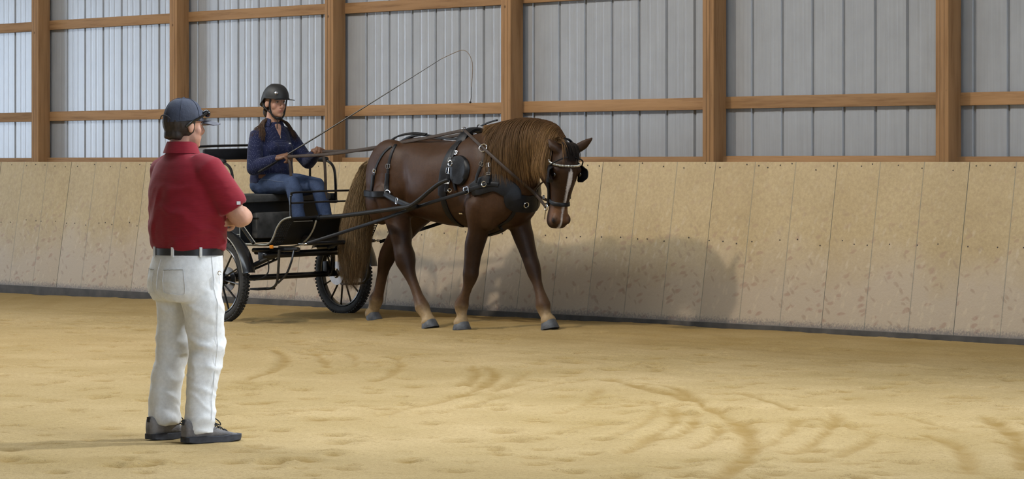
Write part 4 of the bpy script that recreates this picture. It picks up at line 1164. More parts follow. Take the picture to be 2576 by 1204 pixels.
# traces: from the breast collar back to the singletree
for s in (-1, 1):
    P = []
    for px, py, yy in ((1172,482,.325),(1140,492,.355),(1090,507,.375),(1036,525,.395),(968,549,.40),(880,578,.41),(800,604,.41)):
        p = at_y(px, py, HO.y-yy)-HO; P.append(Vector((p.x, p.y if s < 0 else -p.y, p.z)))
    P[-1] = Vector((-1.0+.86, s*.40-.17, .70))
    m = MB(); ribbon(m, smoothpath(P, 30), [Vector((0, s, .1))]*31, .028, .006); m.build('trace', M_LEATHER, harness, angle=45)
# ------------------------------------------------------------------ people
def xform(mb, M):
    out = MB(); out.v = [tuple(M @ Vector(p)) for p in mb.v]; out.f = list(mb.f); out.mi = list(mb.mi); return out
def merge(dst, src): dst.add(src.v, src.f)
def frame(o, fwd, up=(0,0,1)):
    """matrix whose +Y looks along fwd"""
    y = Vector(fwd).normalized(); z = Vector(up); z = (z-y*z.dot(y)).normalized(); x = y.cross(z)
    return Matrix(((x.x, y.x, z.x, o[0]), (x.y, y.y, z.y, o[1]), (x.z, y.z, z.z, o[2]), (0,0,0,1)))
def head_parts(neck=True, jaw=1.0):
    h = MB()
    h.ellipsoid((0,-.012,.028), (.076,.097,.100), seg=24, rings=16); h.ellipsoid((0,.028,-.050), (.056*jaw,.060,.068), seg=20, rings=14)
    h.ellipsoid((0,.064,-.092), (.026*jaw,.022,.020)); h.tube([(0,.076,.026),(0,.090,.004),(0,.104,-.024),(0,.098,-.034)], [.010,.0105,.0135,.010], 10, rnd=True)
    for s in (-1, 1):
        h.ellipsoid((s*.0125,.090,-.030), (.0085,.010,.007)); h.ellipsoid((s*.038,.044,-.022), (.028,.027,.032))
        h.ellipsoid((s*.029,.070,.031), (.026,.010,.0085)); h.ellipsoid((s*.078,-.008,-.008), (.009,.022,.031), Matrix.Rotation(s*.35, 3, 'Z'))
    h.ellipsoid((0,.0835,-.053), (.023,.010,.0062)); h.ellipsoid((0,.0815,-.064), (.020,.010,.0068))
    if neck: h.tube([(0,-.012,-.05),(0,-.022,-.11),(0,-.034,-.17),(0,-.04,-.22)], [(.056,.056),(.054,.056),(.060,.060),(.085,.07)], 18)
    return h
def skin_paint(me, M, skin, lips=(.42,.16,.13), brow=(.06,.035,.02), cheek=(.50,.22,.16)):
    co = coords(me); Mi = np.array(M.inverted()); L = co@Mi[:3,:3].T+Mi[:3,3]; x, y, z = L.T
    c = np.tile(np.array(skin), (len(co), 1))*(1+.06*fbm(co[:,0]*40, co[:,1]*40, co[:,2]*40, 2))[:, None]
    inh = (np.abs(x) < .12) & (np.abs(y) < .14) & (np.abs(z) < .15)
    f = np.exp(-((np.abs(x)-.042)/.022)**2-((z+.022)/.022)**2)*(y > .03)*inh; c = lerp3(c, np.array(cheek), f*.45)
    f = np.exp(-(x/.023)**4-((z+.058)/.0095)**4)*(y > .075)*inh; c = lerp3(c, np.array(lips), f*.8)
    f = np.exp(-((np.abs(x)-.031)/.019)**4-((z-.036)/.0052)**2)*(y > .055)*inh; c = lerp3(c, np.array(brow), f*.8)
    f = np.exp(-((np.abs(x)-.031)/.017)**4-((z-.012)/.010)**2)*(y > .06)*inh; c = lerp3(c, np.array(skin)*.62, f*.6)
    paint(me, c)
def eyes(parent, M, iris=(.05,.03,.02,1)):
    mw = simple('eye_white', (.34,.31,.29,1), .2); mi = simple('iris', iris, .15)
    for s in (-1, 1):
        e = MB(); e.ellipsoid((s*.031,.0690,.013), (.0135,.0095,.0068)); o = xform(e, M).build('eye', mw, parent)
        e = MB(); e.ellipsoid((s*.0315,.0765,.013), (.0056,.0035,.0056)); xform(e, M).build('iris', mi, o)
        e = MB(); e.tube(smoothpath([(s*.016,.0745,.0175),(s*.031,.0800,.0205),(s*.047,.0690,.0165)], 8), .0022, 6); xform(e, M).build('upper_lid', simple('eyelid', (.10,.055,.04,1), .5), o)
def hand_parts(curl=(.9,1.0,.7), spread=.0, thumb_in=.3, r=.0092, left=False):
    """wrist at origin, fingers along +Y, thumb on +X (or -X), back of the hand +Z"""
    h = MB(); sx = -1 if left else 1
    h.ellipsoid((0,.050,0), (.042,.056,.0175), seg=16, rings=10); h.ellipsoid((sx*.024,.035,-.008), (.020,.036,.016)); h.tube([(0,-.05,0),(0,.0,0),(0,.03,0)], [(.027,.022),(.028,.021),(.034,.019)], 14)
    for k, (x, L) in enumerate(((.030,.072),(.010,.082),(-.010,.076),(-.029,.060))):
        p = Vector((sx*x, .088-abs(x-.01)*.25, .002)); pts = [Vector((sx*x*.9, .055, .0)), p]; a = 0.12
        for q, fr in enumerate((.46,.30,.24)):
            a += curl[q]; p = p+Vector((sx*spread*x*4, math.cos(a), -math.sin(a)))*L*fr; pts.append(p)
        h.tube(pts, [r*1.1, r*1.12, r*1.0, r*.92, r*.78], 10, rnd=True)
    h.tube([Vector((sx*.022,.018,-.006)), Vector((sx*.046,.042,-.014)), Vector((sx*(.056-.03*thumb_in),.068,-.026)), Vector((sx*(.052-.06*thumb_in),.090,-.034))], [r*1.5, r*1.35, r*1.12, r*.85], 10, rnd=True)
    return h
def wrinkle(me, amp, fx, fy, fz, o=3, mask=None, seed=0.0, ridged=True):
    co = coords(me); no = normals(me); n = fbm(co[:,0]*fx+seed, co[:,1]*fy+seed, co[:,2]*fz+seed, o)
    d = (1-2*np.abs(n))-.5 if ridged else n
    d = d*amp
    if mask is not None: d = d*mask(co)
    set_coords(me, co+no*d[:, None])
def folds(me, amp, across, f1, f2, mask=None, seed=0.0):
    """sharp creases running at right angles to the direction 'across'"""
    co = coords(me); no = normals(me); a = np.array(Vector(across).normalized()); b = np.array(Vector(across).orthogonal().normalized()); c = np.cross(a, b)
    w = .06*fbm(co[:,0]*6+seed, co[:,1]*6, co[:,2]*6, 2)
    n = fbm((co@a+w)*f1+seed, (co@b)*f2, (co@c)*f2+seed, 2); d = amp*(np.clip(1-np.abs(n)*3.2, 0, 1)**1.3-.25)
    if mask is not None: d = d*mask(co)
    set_coords(me, co+no*d[:, None])
def shoe(parent, M, mats, name='shoe', boot=False):
    """toe along +Y, sole on z = 0, heel at y = -.10"""
    up_m, sole_m, lace_m = mats
    S = [(-.108,.022,.045,.10),(-.098,.034,.062,.115),(-.06,.038,.080,.108),(-.02,.040,.085,.108),(.03,.042,.078,.088),(.08,.047,.062,.062),(.12,.048,.052,.050),(.155,.044,.046,.042),(.18,.034,.040,.034),(.195,.016,.034,.026)]
    u = MB(); rings = []
    for y, w, _, t in S:
        h = t; rings.append([Vector((w*math.copysign(abs(math.cos(a))**.75, math.cos(a)), y, .018+(h-.018)*.5*(1+math.copysign(abs(math.sin(a))**.85, math.sin(a))))) for a in [2*math.pi*k/18 for k in range(18)]])
    u.loft(rings)
    o = xform(u, M).build(name, up_m, parent, angle=60)
    s_ = MB(); rings = []
    for y, w, _, t in S:
        z1 = .030 if y < .1 else .034; z0 = 0.0 if -.09 < y < .15 else .006+(.012 if y > .18 else 0)
        rings.append([Vector((x*(w+.006), y, z)) for x, z in ((-1,z0+.004),(-.9,z0),(.9,z0),(1,z0+.004),(1,z1),(.9,z1+.002),(-.9,z1+.002),(-1,z1))])
    s_.loft(rings); xform(s_, M).build('sole', sole_m, o, angle=40)
    if not boot:
        l = MB()
        for k in range(4):
            y = .035+.026*k; z = .092-.011*k-.3*max(0, y-.06)*.3
            l.tube(smoothpath([(-.026,y-.008,z-.010),(0,y,z+.004),(.026,y+.008,z-.010)], 6), .003, 6)
            l.tube(smoothpath([(.026,y-.008,z-.010),(0,y,z+.005),(-.026,y+.008,z-.010)], 6), .003, 6)
        for s in (-1, 1): l.tube(smoothpath([(0,.03,.10),(s*.03,.035,.118),(s*.052,.055,.10),(s*.035,.07,.082),(0,.045,.098)], 14), .0028, 6)
        xform(l, M).build('laces', lace_m, o)
        p = MB(); p.sheet([[(w*1.02*sx, y, z) for y, z, w in ((-.09,.075,.036),(-.05,.090,.040),(-.01,.080,.0425))] for sx in (1, 1.001)], (0,0,-.02)); 
        tb = MB(); tb.box((0,-.108,.100), (.018,.010,.026), bevel=.003); xform(tb, M).build('heel_tab', lace_m, o)
    return o

# ---------------- the man watching, seen from behind
MAN = at_z(470, 1108, 0.0)
def build_man():
    man = empty('person', (MAN.x, MAN.y, -.004)); tag(man, 'person in red polo shirt, pale trousers and cap standing with arms crossed', 'person')
    skin = (.50,.27,.185)
    HM = frame((-.008,-.006,1.585), (.12,1,-.03))
    b = MB(); hp = head_parts(True, 1.12); merge(b, xform(hp, HM))
    b.tube([(0,-.02,1.40),(0,-.01,1.30),(0,0,1.10),(0,0,.95),(0,0,.86)], [(.12,.07),(.17,.11),(.17,.12),(.16,.12),(.15,.11)], 18)
    for s in (-1, 1):
        if s > 0: A = [(.13,-.01,1.385),(.185,.0,1.365),(.225,.045,1.27),(.262,.115,1.145),(.262,.138,1.122)]; Fm = [(.262,.138,1.122),(.215,.195,1.128),(.13,.245,1.145),(.05,.265,1.16)]
        else: A = [(-.13,-.01,1.385),(-.185,.0,1.365),(-.23,.045,1.27),(-.262,.105,1.15),(-.262,.13,1.125)]; Fm = [(-.262,.13,1.125),(-.18,.215,1.125),(-.05,.250,1.12),(.06,.235,1.115)]
        b.tube(A, [.055,.058,.052,.050,.046], 14, rnd=True); b.tube(Fm, [.047,.046,.040,.031], 14, rnd=True)
        b.tube([(s*.10,0,.90),(s*.11,.02,.66),(s*.12,.02,.46),(s*.13,-.01,.25),(s*.135,-.03,.10)], [.08,.07,.055,.05,.04], 12, rnd=True)
    # left hand tucked under the right upper arm; right hand resting on the left arm
    merge(b, xform(hand_parts((.12,.18,.15), .04, .1, .0098, left=True), frame((.115,.215,1.120), (.62,-.78,.0), (.70,.55,.2))))
    merge(b, xform(hand_parts((.3,.35,.3), .03, .2, .0098), frame((.045,.268,1.160), (-1,-.02,.05), (0,1,.2))))
    me = b.fuse('body', .0055, 8, .5); skin_paint(me, HM, skin)
    link('body', me, painted('man_skin', .55, .35, .08, (20,20,20)), man); eyes(man, HM)
    # hair under the cap
    h = MB(); h.ellipsoid((0,-.022,.018), (.0815,.098,.094), seg=24, rings=14); h.ellipsoid((0,-.060,-.045), (.060,.050,.050))
    me = h.fuse('hair', .006, 2, .5); co = coords(me); keep = co.copy()
    co[:,1] = np.minimum(co[:,1], .018+.0*co[:,2]); co[:,2] = np.maximum(co[:,2], -.072-.25*np.minimum(0, co[:,1]+.06))
    set_coords(me, co); wrinkle(me, .003, 60, 60, 14, 2)
    me.transform(HM); link('hair', me, simple('dark_brown_hair', (.030,.020,.015,1), .6, var=.4, scale=60), man)
    # cap with brim and strap
    capm = simple('navy_cap_cloth', (.040,.047,.075,1), .8, var=.3, scale=9, bmp=.15); brim_m = simple('grey_cap_brim', (.105,.105,.125,1), .75, var=.15)
    c = MB(); rings = []
    for k in range(12):
        a = math.pi/2*k/11; zz = .026+.112*math.sin(a); r = abs(math.cos(a))**.72
        rings.append([Vector((.0865*r*math.cos(q), -.012+.1075*r*math.sin(q), zz-.012*(math.sin(q) < -.2)*(1-k/11)*abs(math.sin(q)))) for q in [2*math.pi*j/30 for j in range(30)]])
    c.loft([[p*.97-Vector((0,0,.0)) for p in rings[0]]]+rings); cap = xform(c, HM).build('cap', capm, man, angle=70)
    c = MB(); rows = []
    for i in range(7):
        v = i/6; row = []
        for j in range(15):
            u = (j/14*2-1); a = math.radians(90+u*62); r0 = .1085
            base = Vector((.0865*1.0*math.cos(a), -.012+r0*math.sin(a), .034)); out = Vector((.072*u*1.05, .082+.112*(1-abs(u)**2.6*.62), .020-.012*u*u))
            p = base.lerp(out, v); p.z += .010*(1-u*u)*v*(1-v)*2; row.append(p)
        rows.append(row)
    c.sheet(rows, (0,0,-.004)); xform(c, HM).build('brim', brim_m, cap, angle=60)
    c = MB(); c.ellipsoid((0,-.012,.139), (.008,.008,.005)); xform(c, HM).build('cap_button', capm, cap)
    c = MB()
    for q in range(6):
        a = math.pi*q/3+.5; c.tube([Vector((.0872*math.cos(a)*abs(math.cos(t))**.72, -.012+.1082*math.sin(a)*abs(math.cos(t))**.72, .0265+.113*math.sin(t))) for t in [math.pi/2*k/10*.98 for k in range(11)]], .0012, 5)
    xform(c, HM).build('cap_seams', capm, cap)
    c = MB(); c.tube(smoothpath([(-.05,-.112,.030),(-.03,-.119,.045),(0,-.1215,.050),(.03,-.119,.045),(.05,-.112,.030)], 10), (.0028), 6); xform(c, HM).build('strap_arch', simple('cap_strap', (.02,.022,.03,1), .7), cap)
    # sunglasses pushed up over the brim
    g = MB(); gm = simple('black_sunglasses', (.008,.008,.010,1), .12, spec=.7)
    for s in (-1, 1):
        g.ellipsoid((s*.036,.104,.066), (.036,.016,.021), Matrix.Rotation(-s*.25, 3, 'Z') @ Matrix.Rotation(.35, 3, 'X'))
        g.tube(smoothpath([(s*.068,.088,.068),(s*.090,.040,.045),(s*.092,-.01,.018),(s*.088,-.040,-.008)], 12), [(.0035,.007)]*13, 6)
    xform(g, HM).build('sunglasses', gm, man)
    # polo shirt
    p = MB(); rings = []
    for z, A_, B_, cy in ((1.485,.066,.062,-.034),(1.450,.082,.074,-.03),(1.425,.130,.086,-.024),(1.395,.180,.108,-.018),(1.345,.213,.135,-.008),(1.27,.224,.160,.0),(1.19,.224,.175,.010),(1.10,.216,.182,.018),(1.03,.207,.178,.022),(.985,.201,.173,.022),(.962,.194,.166,.022)):
        rings.append(ering(Vector((0,cy,z)), Vector((1,0,0)), Vector((0,1,0)), A_, B_, 30, .92))
    p.loft(rings)
    p.tube([(.11,-.012,1.385),(.185,.0,1.362),(.226,.040,1.275),(.252,.085,1.195),(.258,.098,1.172)], [.070,.082,.082,.077,.074], 20)
    p.tube([(-.11,-.012,1.385),(-.185,.0,1.362),(-.226,.040,1.275),(-.252,.085,1.195),(-.258,.098,1.172)], [.070,.082,.082,.077,.074], 20)
    me = p.fuse('polo_shirt', .009, 8, .5)
    wrinkle(me, .016, 4, 4, 7, 3, lambda c: ss(1.36, 1.20, c[:,2])*.9+.15, 3.0)
    folds(me, .010, (.35,.2,.9), 8, 3, lambda c: ss(1.30, 1.05, c[:,2]), 9.0); folds(me, .008, (-.6,.2,.7), 7, 3, lambda c: ss(1.34, 1.2, c[:,2]), 5.0)
    pm, nt, bs = nmat('red_polo_knit'); v = coord(nt, (1,1,1)); n = noise_tex(nt, coord(nt, (12,12,190)), 2.0, 3)
    nt.links.new(ramp(nt, n, [(.3, (.215,.0100,.021,1)), (.7, (.270,.014,.027,1))]), bs.inputs['Base Color']); bs.inputs['Roughness'].default_value = .85; bs.inputs['Sheen Weight'].default_value = .15; bs.inputs['Specular IOR Level'].default_value = .2
    polo = link('polo_shirt', me, pm, man)
    c = MB(); rings = []                                                         # turned-down collar
    for k in range(24):
        a = 2*math.pi*k/24; cx, sy = math.cos(a), math.sin(a); d = 1-.25*max(0, sy)
        rings.append([Vector((cx*r, -.030+sy*r*.96, z-.018*max(0, sy))) for r, z in ((.072,1.500),(.077,1.506),(.094,1.462),(.098,1.448),(.086,1.452),(.070,1.470))])
    c.loft(rings, closed=True); c.build('collar', pm, polo, angle=60)
    pb = BVHTree.FromPolygons([v.co.copy() for v in me.vertices], [tuple(q.vertices) for q in me.polygons]); q, no, _, _ = pb.find_nearest(Vector((.36,.075,1.205)))
    l = MB(); l.box(q+no*.001, (.022,.004,.016), no.to_track_quat('Y','Z').to_matrix()); l.build('sleeve_emblem', simple('white_stitching', (.45,.45,.45,1), .6), polo)
    # belt
    bm_ = MB(); rings = []
    for k in range(40):
        a = 2*math.pi*k/40; rings.append([Vector((math.cos(a)*(.188+o), .010+math.sin(a)*(.160+o), z)) for o, z in ((0,.938),(.006,.938),(.006,.972),(0,.972))])
    bm_.loft(rings, closed=True); bm_.build('belt', simple('black_belt', (.012,.012,.016,1), .4), man, angle=40)
    # trousers
    t = MB(); rings = []
    for z, A_, B_, cy in ((.955,.183,.155,.010),(.92,.190,.162,.004),(.87,.199,.170,-.004),(.81,.202,.172,-.012),(.75,.198,.165,-.010),(.71,.185,.150,0)):
        rings.append(ering(Vector((0,cy,z)), Vector((1,0,0)), Vector((0,1,0)), A_, B_, 28, .9))
    t.loft(rings)
    t.tube([(.092,-.008,.85),(.100,.005,.76),(.112,.022,.66),(.119,.034,.55),(.122,.036,.46),(.122,.020,.36),(.125,.0,.25),(.130,-.012,.15),(.132,-.014,.085),(.133,-.014,.048)], [.104,.106,.103,.094,.086,.081,.077,.075,.077,.075], 20)
    t.tube([(-.092,-.008,.85),(-.100,.0,.76),(-.110,.006,.66),(-.116,.008,.55),(-.120,.0,.46),(-.126,-.018,.36),(-.134,-.034,.27),(-.138,-.040,.18),(-.139,-.040,.12),(-.139,-.040,.090)], [.104,.105,.100,.090,.082,.077,.074,.074,.078,.075], 20)
    me = t.fuse('trousers', .009, 6, .5)
    wrinkle(me, .010, 4, 4, 3, 3, lambda c: ss(.86, .70, c[:,2])*ss(.02, .2, c[:,2])*.85, 2.0)
    folds(me, .010, (.5,.2,.85), 9, 3, lambda c: ss(.80, .66, c[:,2])*(.35+.65*np.exp(-((c[:,2]-.50)/.20)**2)), 3.0)
    folds(me, .009, (-.6,.3,.75), 8, 3, lambda c: ss(.84, .70, c[:,2])*(.4+.6*ss(.35, .12, c[:,2])), 11.0)
    folds(me, .005, (.3,.3,.9), 14, 5, lambda c: ss(.90, .80, c[:,2])*.8, 17.0)
    wrinkle(me, .006, 4, 4, 13, 2, lambda c: np.exp(-((c[:,2]-.50)/.12)**2)+.9*ss(.22, .10, c[:,2])+.5*np.exp(-((c[:,2]-.75)/.08)**2), 7.0)
    tm = simple('pale_twill', (.80,.81,.82,1), .8, spec=.2, var=.06, scale=60, bmp=.06, bscale=220)
    tr = link('trousers', me, tm, man)
    tb = BVHTree.FromPolygons([v.co.copy() for v in me.vertices], [tuple(q.vertices) for q in me.polygons])
    seam = simple('seam_shadow', (.38,.365,.335,1), .9)
    def on_tr(pts, n):
        return [tb.find_nearest(q)[0]+tb.find_nearest(q)[1]*.002 for q in smoothpath(pts, n)]
    for s in (1, -1):
        MB().tube(on_tr([(s*.045,-.20,.870),(s*.10,-.19,.874),(s*.155,-.14,.872)], 12), .0018, 5).build('pocket_seam', seam, tr)
        MB().tube(on_tr([(s*.045,-.20,.868),(s*.05,-.2,.80),(s*.055,-.2,.745),(s*.12,-.18,.740),(s*.16,-.13,.75),(s*.16,-.14,.87)], 20), .0012, 5).build('pocket_seam', tm, tr)
        MB().tube(on_tr([(s*.22,.02,.94),(s*.23,.02,.85),(s*.24,.03,.7),(s*.23,.035,.5),(s*.22,.02,.3),(s*.22,0,.12)], 20), .0014, 5).build('side_seam', tm, tr)
    MB().tube(on_tr([(0,-.22,.94),(0,-.22,.85),(0,-.2,.76)], 10), .0016, 5).build('back_seam', tm, tr)
    for a in (-1.15, -1.95, -.35, -2.75):
        q = Vector((math.cos(a)*.198, .010+math.sin(a)*.170, .955)); m = MB(); m.box(q, (.014,.010,.05), Matrix.Rotation(a-math.pi/2, 3, 'Z'), bevel=.002); m.build('belt_loop', tm, tr)
    m = MB(); m.torus((.215,.045,.85), (1,0,0), .010, .002, 12, 5); m.tube([(.217,.045,.84),(.218,.046,.80)], .004, 6); m.build('key_clip', M_CHROME, man)
    mats = (simple('grey_trail_shoe', (.17,.16,.16,1), .75, var=.5, scale=14, bmp=.3, bscale=50), simple('shoe_sole', (.04,.042,.052,1), .8, var=.3), simple('shoe_lace', (.010,.010,.012,1), .7))
    shoe(man, Matrix.Translation((.142,.0,.004)) @ Matrix.Rotation(math.radians(-6), 4, 'Z') @ Matrix.Scale(1.06, 4), mats)
    shoe(man, Matrix.Translation((-.142,-.025,.004)) @ Matrix.Rotation(math.radians(4), 4, 'Z') @ Matrix.Scale(1.06, 4), mats)
build_man()

# ---------------- the driver on the cart's seat
def build_driver():
    d = empty('person', CO); tag(d, 'person in navy dotted top, jeans and black helmet driving the cart', 'person')
    skin = (.46,.255,.18)
    HM = frame((-.105,-.015,1.922), (1,-.02,-.06)) @ Matrix.Scale(1.09, 4)
    b = MB(); merge(b, xform(head_parts(True, .96), HM))
    b.tube([(-.14,-.01,1.70),(-.16,-.01,1.62),(-.18,-.01,1.45),(-.19,0,1.28),(-.18,0,1.17)], [(.08,.06),(.14,.09),(.13,.09),(.12,.09),(.13,.10)], 16, up=(1,0,0))
    for s in (-1, 1):
        E_ = (-.075,-.275,1.345) if s < 0 else (.01,.265,1.40); Wp = (.125,-.175,1.432) if s < 0 else (.245,.185,1.485)
        b.tube([(-.155,s*.13,1.64),(-.155,s*.175,1.62), Vector((-.155,s*.175,1.62)).lerp(Vector(E_), .5), E_], [.05,.05,.042,.036], 12, rnd=True)
        b.tube([E_, Vector(E_).lerp(Vector(Wp), .5), Wp], [.036,.034,.024], 12, rnd=True)
        K_ = (.29,-.125,1.215) if s < 0 else (.30,.135,1.195); An = (.40,-.125,.80) if s < 0 else (.44,.15,.80)
        b.tube([(-.15,s*.09,1.19), Vector((-.15,s*.09,1.19)).lerp(Vector(K_), .5), K_, An], [.08,.07,.05,.04], 12, rnd=True)
    me = b.fuse('body', .0052, 8, .5); skin_paint(me, HM, skin, lips=(.40,.13,.11)); link('body', me, painted('driver_skin', .5, .35, .06, (20,20,20)), d); eyes(d, HM)
    # gloved hands closed on the reins
    gm = simple('brown_glove_leather', (.165,.080,.045,1), .55, var=.3, scale=30, bmp=.25, bscale=60)
    for s in (-1, 1):
        if s < 0: F_ = frame((.120,-.178,1.432), (.78,.42,.22), (-.25,-.55,.80)); h = hand_parts((.95,1.15,.8), .0, .55, .0108, left=True)
        else: F_ = frame((.240,.188,1.485), (.88,-.30,.25), (.0,.35,.90)); h = hand_parts((.95,1.15,.8), .0, .55, .0108)
        h.tube([(0,-.06,0),(0,-.03,0),(0,.0,0)], [(.033,.028),(.031,.026),(.030,.024)], 14)
        me = xform(h, F_ @ Matrix.Scale(1.22, 4)).fuse('glove', .0050, 2, .5); link('glove', me, gm, d)
    # knitted quarter-zip top
    t = MB(); rings = []
    for z, A_, B_, cx in ((1.755,.056,.056,-.135),(1.73,.072,.066,-.138),(1.70,.120,.084,-.145),(1.665,.165,.100,-.152),(1.60,.184,.120,-.152),(1.52,.190,.146,-.145),(1.45,.190,.150,-.150),(1.38,.190,.150,-.155),(1.31,.196,.160,-.158),(1.25,.202,.168,-.162),(1.215,.198,.164,-.168),(1.195,.176,.142,-.175)):
        rings.append(ering(Vector((cx,-.01,z)), Vector((0,1,0)), Vector((1,0,0)), A_, B_, 28, .93))
    t.loft(rings)
    for s in (-1, 1):
        t.ellipsoid((-.052, -.01+s*.075, 1.515), (.062,.070,.065))
        E_ = Vector((-.075,-.275,1.345)) if s < 0 else Vector((.01,.265,1.40)); Wp = Vector((.110,-.184,1.425)) if s < 0 else Vector((.215,.195,1.475)); S_ = Vector((-.155,s*.172,1.630))
        t.tube([(-.155,s*.10,1.660), S_, S_.lerp(E_, .5)+Vector((-.01,0,0)), E_], [.066,.076,.072,.064], 16, rnd=True); t.tube([E_, E_.lerp(Wp, .5), Wp], [.064,.060,.041], 16, rnd=True)
    me = t.fuse('knit_top', .0085, 6, .5); wrinkle(me, .007, 6, 6, 10, 3, lambda c: .35+.65*ss(1.45, 1.25, c[:,2]), 4.0)
    km, nt, bs = nmat('navy_dotted_knit')
    vv = coord(nt, (1,1,1)); vo = N(nt, 'ShaderNodeTexVoronoi'); vo.inputs['Scale'].default_value = 88.0; vo.inputs['Randomness'].default_value = .25; nt.links.new(vv, vo.inputs['Vector'])
    dots = ramp(nt, vo.outputs['Distance'], [(.17, (1,1,1,1)), (.25, (0,0,0,1))])
    base = ramp(nt, noise_tex(nt, vv, 14, 3), [(.3, (.0085,.0115,.038,1)), (.7, (.014,.018,.056,1))])
    nt.links.new(mix(nt, base, (.13,.14,.20,1), dots), bs.inputs['Base Color']); bs.inputs['Roughness'].default_value = .9; bs.inputs['Sheen Weight'].default_value = .12; bs.inputs['Specular IOR Level'].default_value = .2
    top = link('knit_top', me, km, d)
    tb = BVHTree.FromPolygons([v.co.copy() for v in me.vertices], [tuple(q.vertices) for q in me.polygons])
    c = MB(); rings = []
    for k in range(22):
        a = math.radians(62+236*k/21); cx, sy = math.cos(a), math.sin(a)
        rings.append([Vector((-.128+cx*r, -.012+sy*r*1.02, z-.020*max(0,cx))) for r, z in ((.060,1.785),(.066,1.790),(.088,1.745),(.094,1.722),(.072,1.722),(.062,1.74))])
    c.loft(rings); c.build('collar', km, top, angle=60)
    # open neck: skin shows down to the zip
    v_ = MB(); rows = []
    for k in range(7):
        z = 1.765-.125*k/6; w = .050*(1-k/6)+.004; row = []
        for j in range(5):
            q, no, _, _ = tb.find_nearest(Vector((.0, -.012+w*(j/2-1), z))); row.append(q+no*.003)
        rows.append(row)
    v_.sheet(rows, (-.002,0,0)); o = v_.build('open_neck', simple('throat_skin', (.44,.245,.175,1), .5), d)
    z_ = MB(); q, no, _, _ = tb.find_nearest(Vector((.0,-.012,1.63))); z_.box(q+no*.004, (.006,.010,.024), bevel=.002); z_.build('zip_pull', M_CHROME, top)
    q, no, _, _ = tb.find_nearest(Vector((.02,.085,1.60))); m = MB(); m.ellipsoid(q+no*.002, (.004,.014,.006)); m.build('chest_emblem', simple('pale_thread', (.5,.5,.5,1), .6), top)
    # jeans
    j = MB(); j.ellipsoid((-.185,0,1.20), (.170,.205,.120), seg=24, rings=14)
    K1, K2 = Vector((.285,-.125,1.205)), Vector((.305,.140,1.185))
    for s, K_, An in ((-1, K1, Vector((.405,-.125,.84))), (1, K2, Vector((.44,.15,.84)))):
        h_ = Vector((-.14, s*.095, 1.195)); j.tube([h_, h_.lerp(K_, .35)+Vector((0,0,.008)), h_.lerp(K_, .75), K_, K_+Vector((.03,0,-.05)), K_.lerp(An, .45)+Vector((.01,0,0)), K_.lerp(An, .8), An], [.108,.102,.086,.074,.070,.064,.056,.054], 18, rnd=True)
    me = j.fuse('jeans', .0085, 6, .5); wrinkle(me, .008, 8, 8, 9, 3, None, 5.0)
    jm, nt, bs = nmat('blue_denim'); v = coord(nt); n = noise_tex(nt, v, 7, 4); n2 = noise_tex(nt, coord(nt, (1,1,1)), 160, 2)
    cc = mix(nt, ramp(nt, n, [(.3, (.022,.035,.075,1)), (.7, (.052,.075,.140,1))]), ramp(nt, n2, [(.3, (.8,.8,.8,1)), (.7, (1.2,1.2,1.2,1))]), 1.0, 'MULTIPLY')
    nt.links.new(cc, bs.inputs['Base Color']); bs.inputs['Roughness'].default_value = .85; bs.inputs['Specular IOR Level'].default_value = .2
    jn = link('jeans', me, jm, d)
    jb = BVHTree.FromPolygons([v.co.copy() for v in me.vertices], [tuple(q.vertices) for q in me.polygons])
    MB().tube([jb.find_nearest(q)[0]+jb.find_nearest(q)[1]*.002 for q in smoothpath([(-.20,-.22,1.24),(0,-.22,1.25),(.15,-.22,1.235),(.26,-.2,1.225)], 20)], .0022, 5).build('thigh_seam', simple('pale_denim_seam', (.10,.13,.20,1), .8), jn)
    m = MB(); q, no, _, _ = jb.find_nearest(Vector((-.07,-.20,1.285))); m.box(q+no*.004, (.07,.012,.035), Matrix.Rotation(.5, 3, 'Z'), bevel=.005); m.build('belt_tab', simple('brown_belt', (.13,.055,.025,1), .5), d)
    mats = (simple('brown_boot', (.045,.030,.022,1), .6, var=.3), simple('boot_sole', (.02,.018,.016,1), .8), M_VINYL)
    for p_ in ((.43,-.125,.70), (.465,.15,.70)): shoe(d, Matrix.Translation(p_) @ Matrix.Rotation(-math.pi/2, 4, 'Z') @ Matrix.Scale(.92, 4), mats, 'boot', True)
    # riding helmet
    hm = simple('black_helmet_shell', (.014,.014,.015,1), .55, var=.25, scale=14); h = MB(); rings = []
    for k in range(14):
        a = math.pi/2*k/13; r = abs(math.cos(a))**.72; zz = .042+.118*math.sin(a)
        rings.append([Vector((.105*r*math.cos(q), -.008+.135*r*math.sin(q), zz-(.075*(1-k/13) if math.sin(q) < 0 else .0)*abs(math.sin(q))**.7)) for q in [2*math.pi*j_/32 for j_ in range(32)]])
    h.loft([[Vector((p.x*.93, p.y*.93, p.z+.004)) for p in rings[0]]]+rings); hel = xform(h, HM).build('helmet', hm, d, angle=70)
    h = MB(); rows = []
    for i in range(5):
        v = i/4; row = []
        for k in range(13):
            u = k/12*2-1; a = math.radians(90+u*66); base = Vector((.104*math.cos(a), -.008+.134*math.sin(a), .044)); out = Vector((.102*u, .127+.024*(1-u*u), .040-.006*u*u)); row.append(base.lerp(out, v))
        rows.append(row)
    h.sheet(rows, (0,0,-.005)); xform(h, HM).build('helmet_peak', hm, hel, angle=60)
    h = MB(); h.tube([Vector((.1055*math.cos(q), -.008+.1365*math.sin(q), .042-(.075 if math.sin(q) < 0 else 0)*abs(math.sin(q))**.7)) for q in [2*math.pi*j_/40 for j_ in range(40)]], .0045, 6, closed=True); xform(h, HM).build('helmet_rim', M_VINYL, hel)
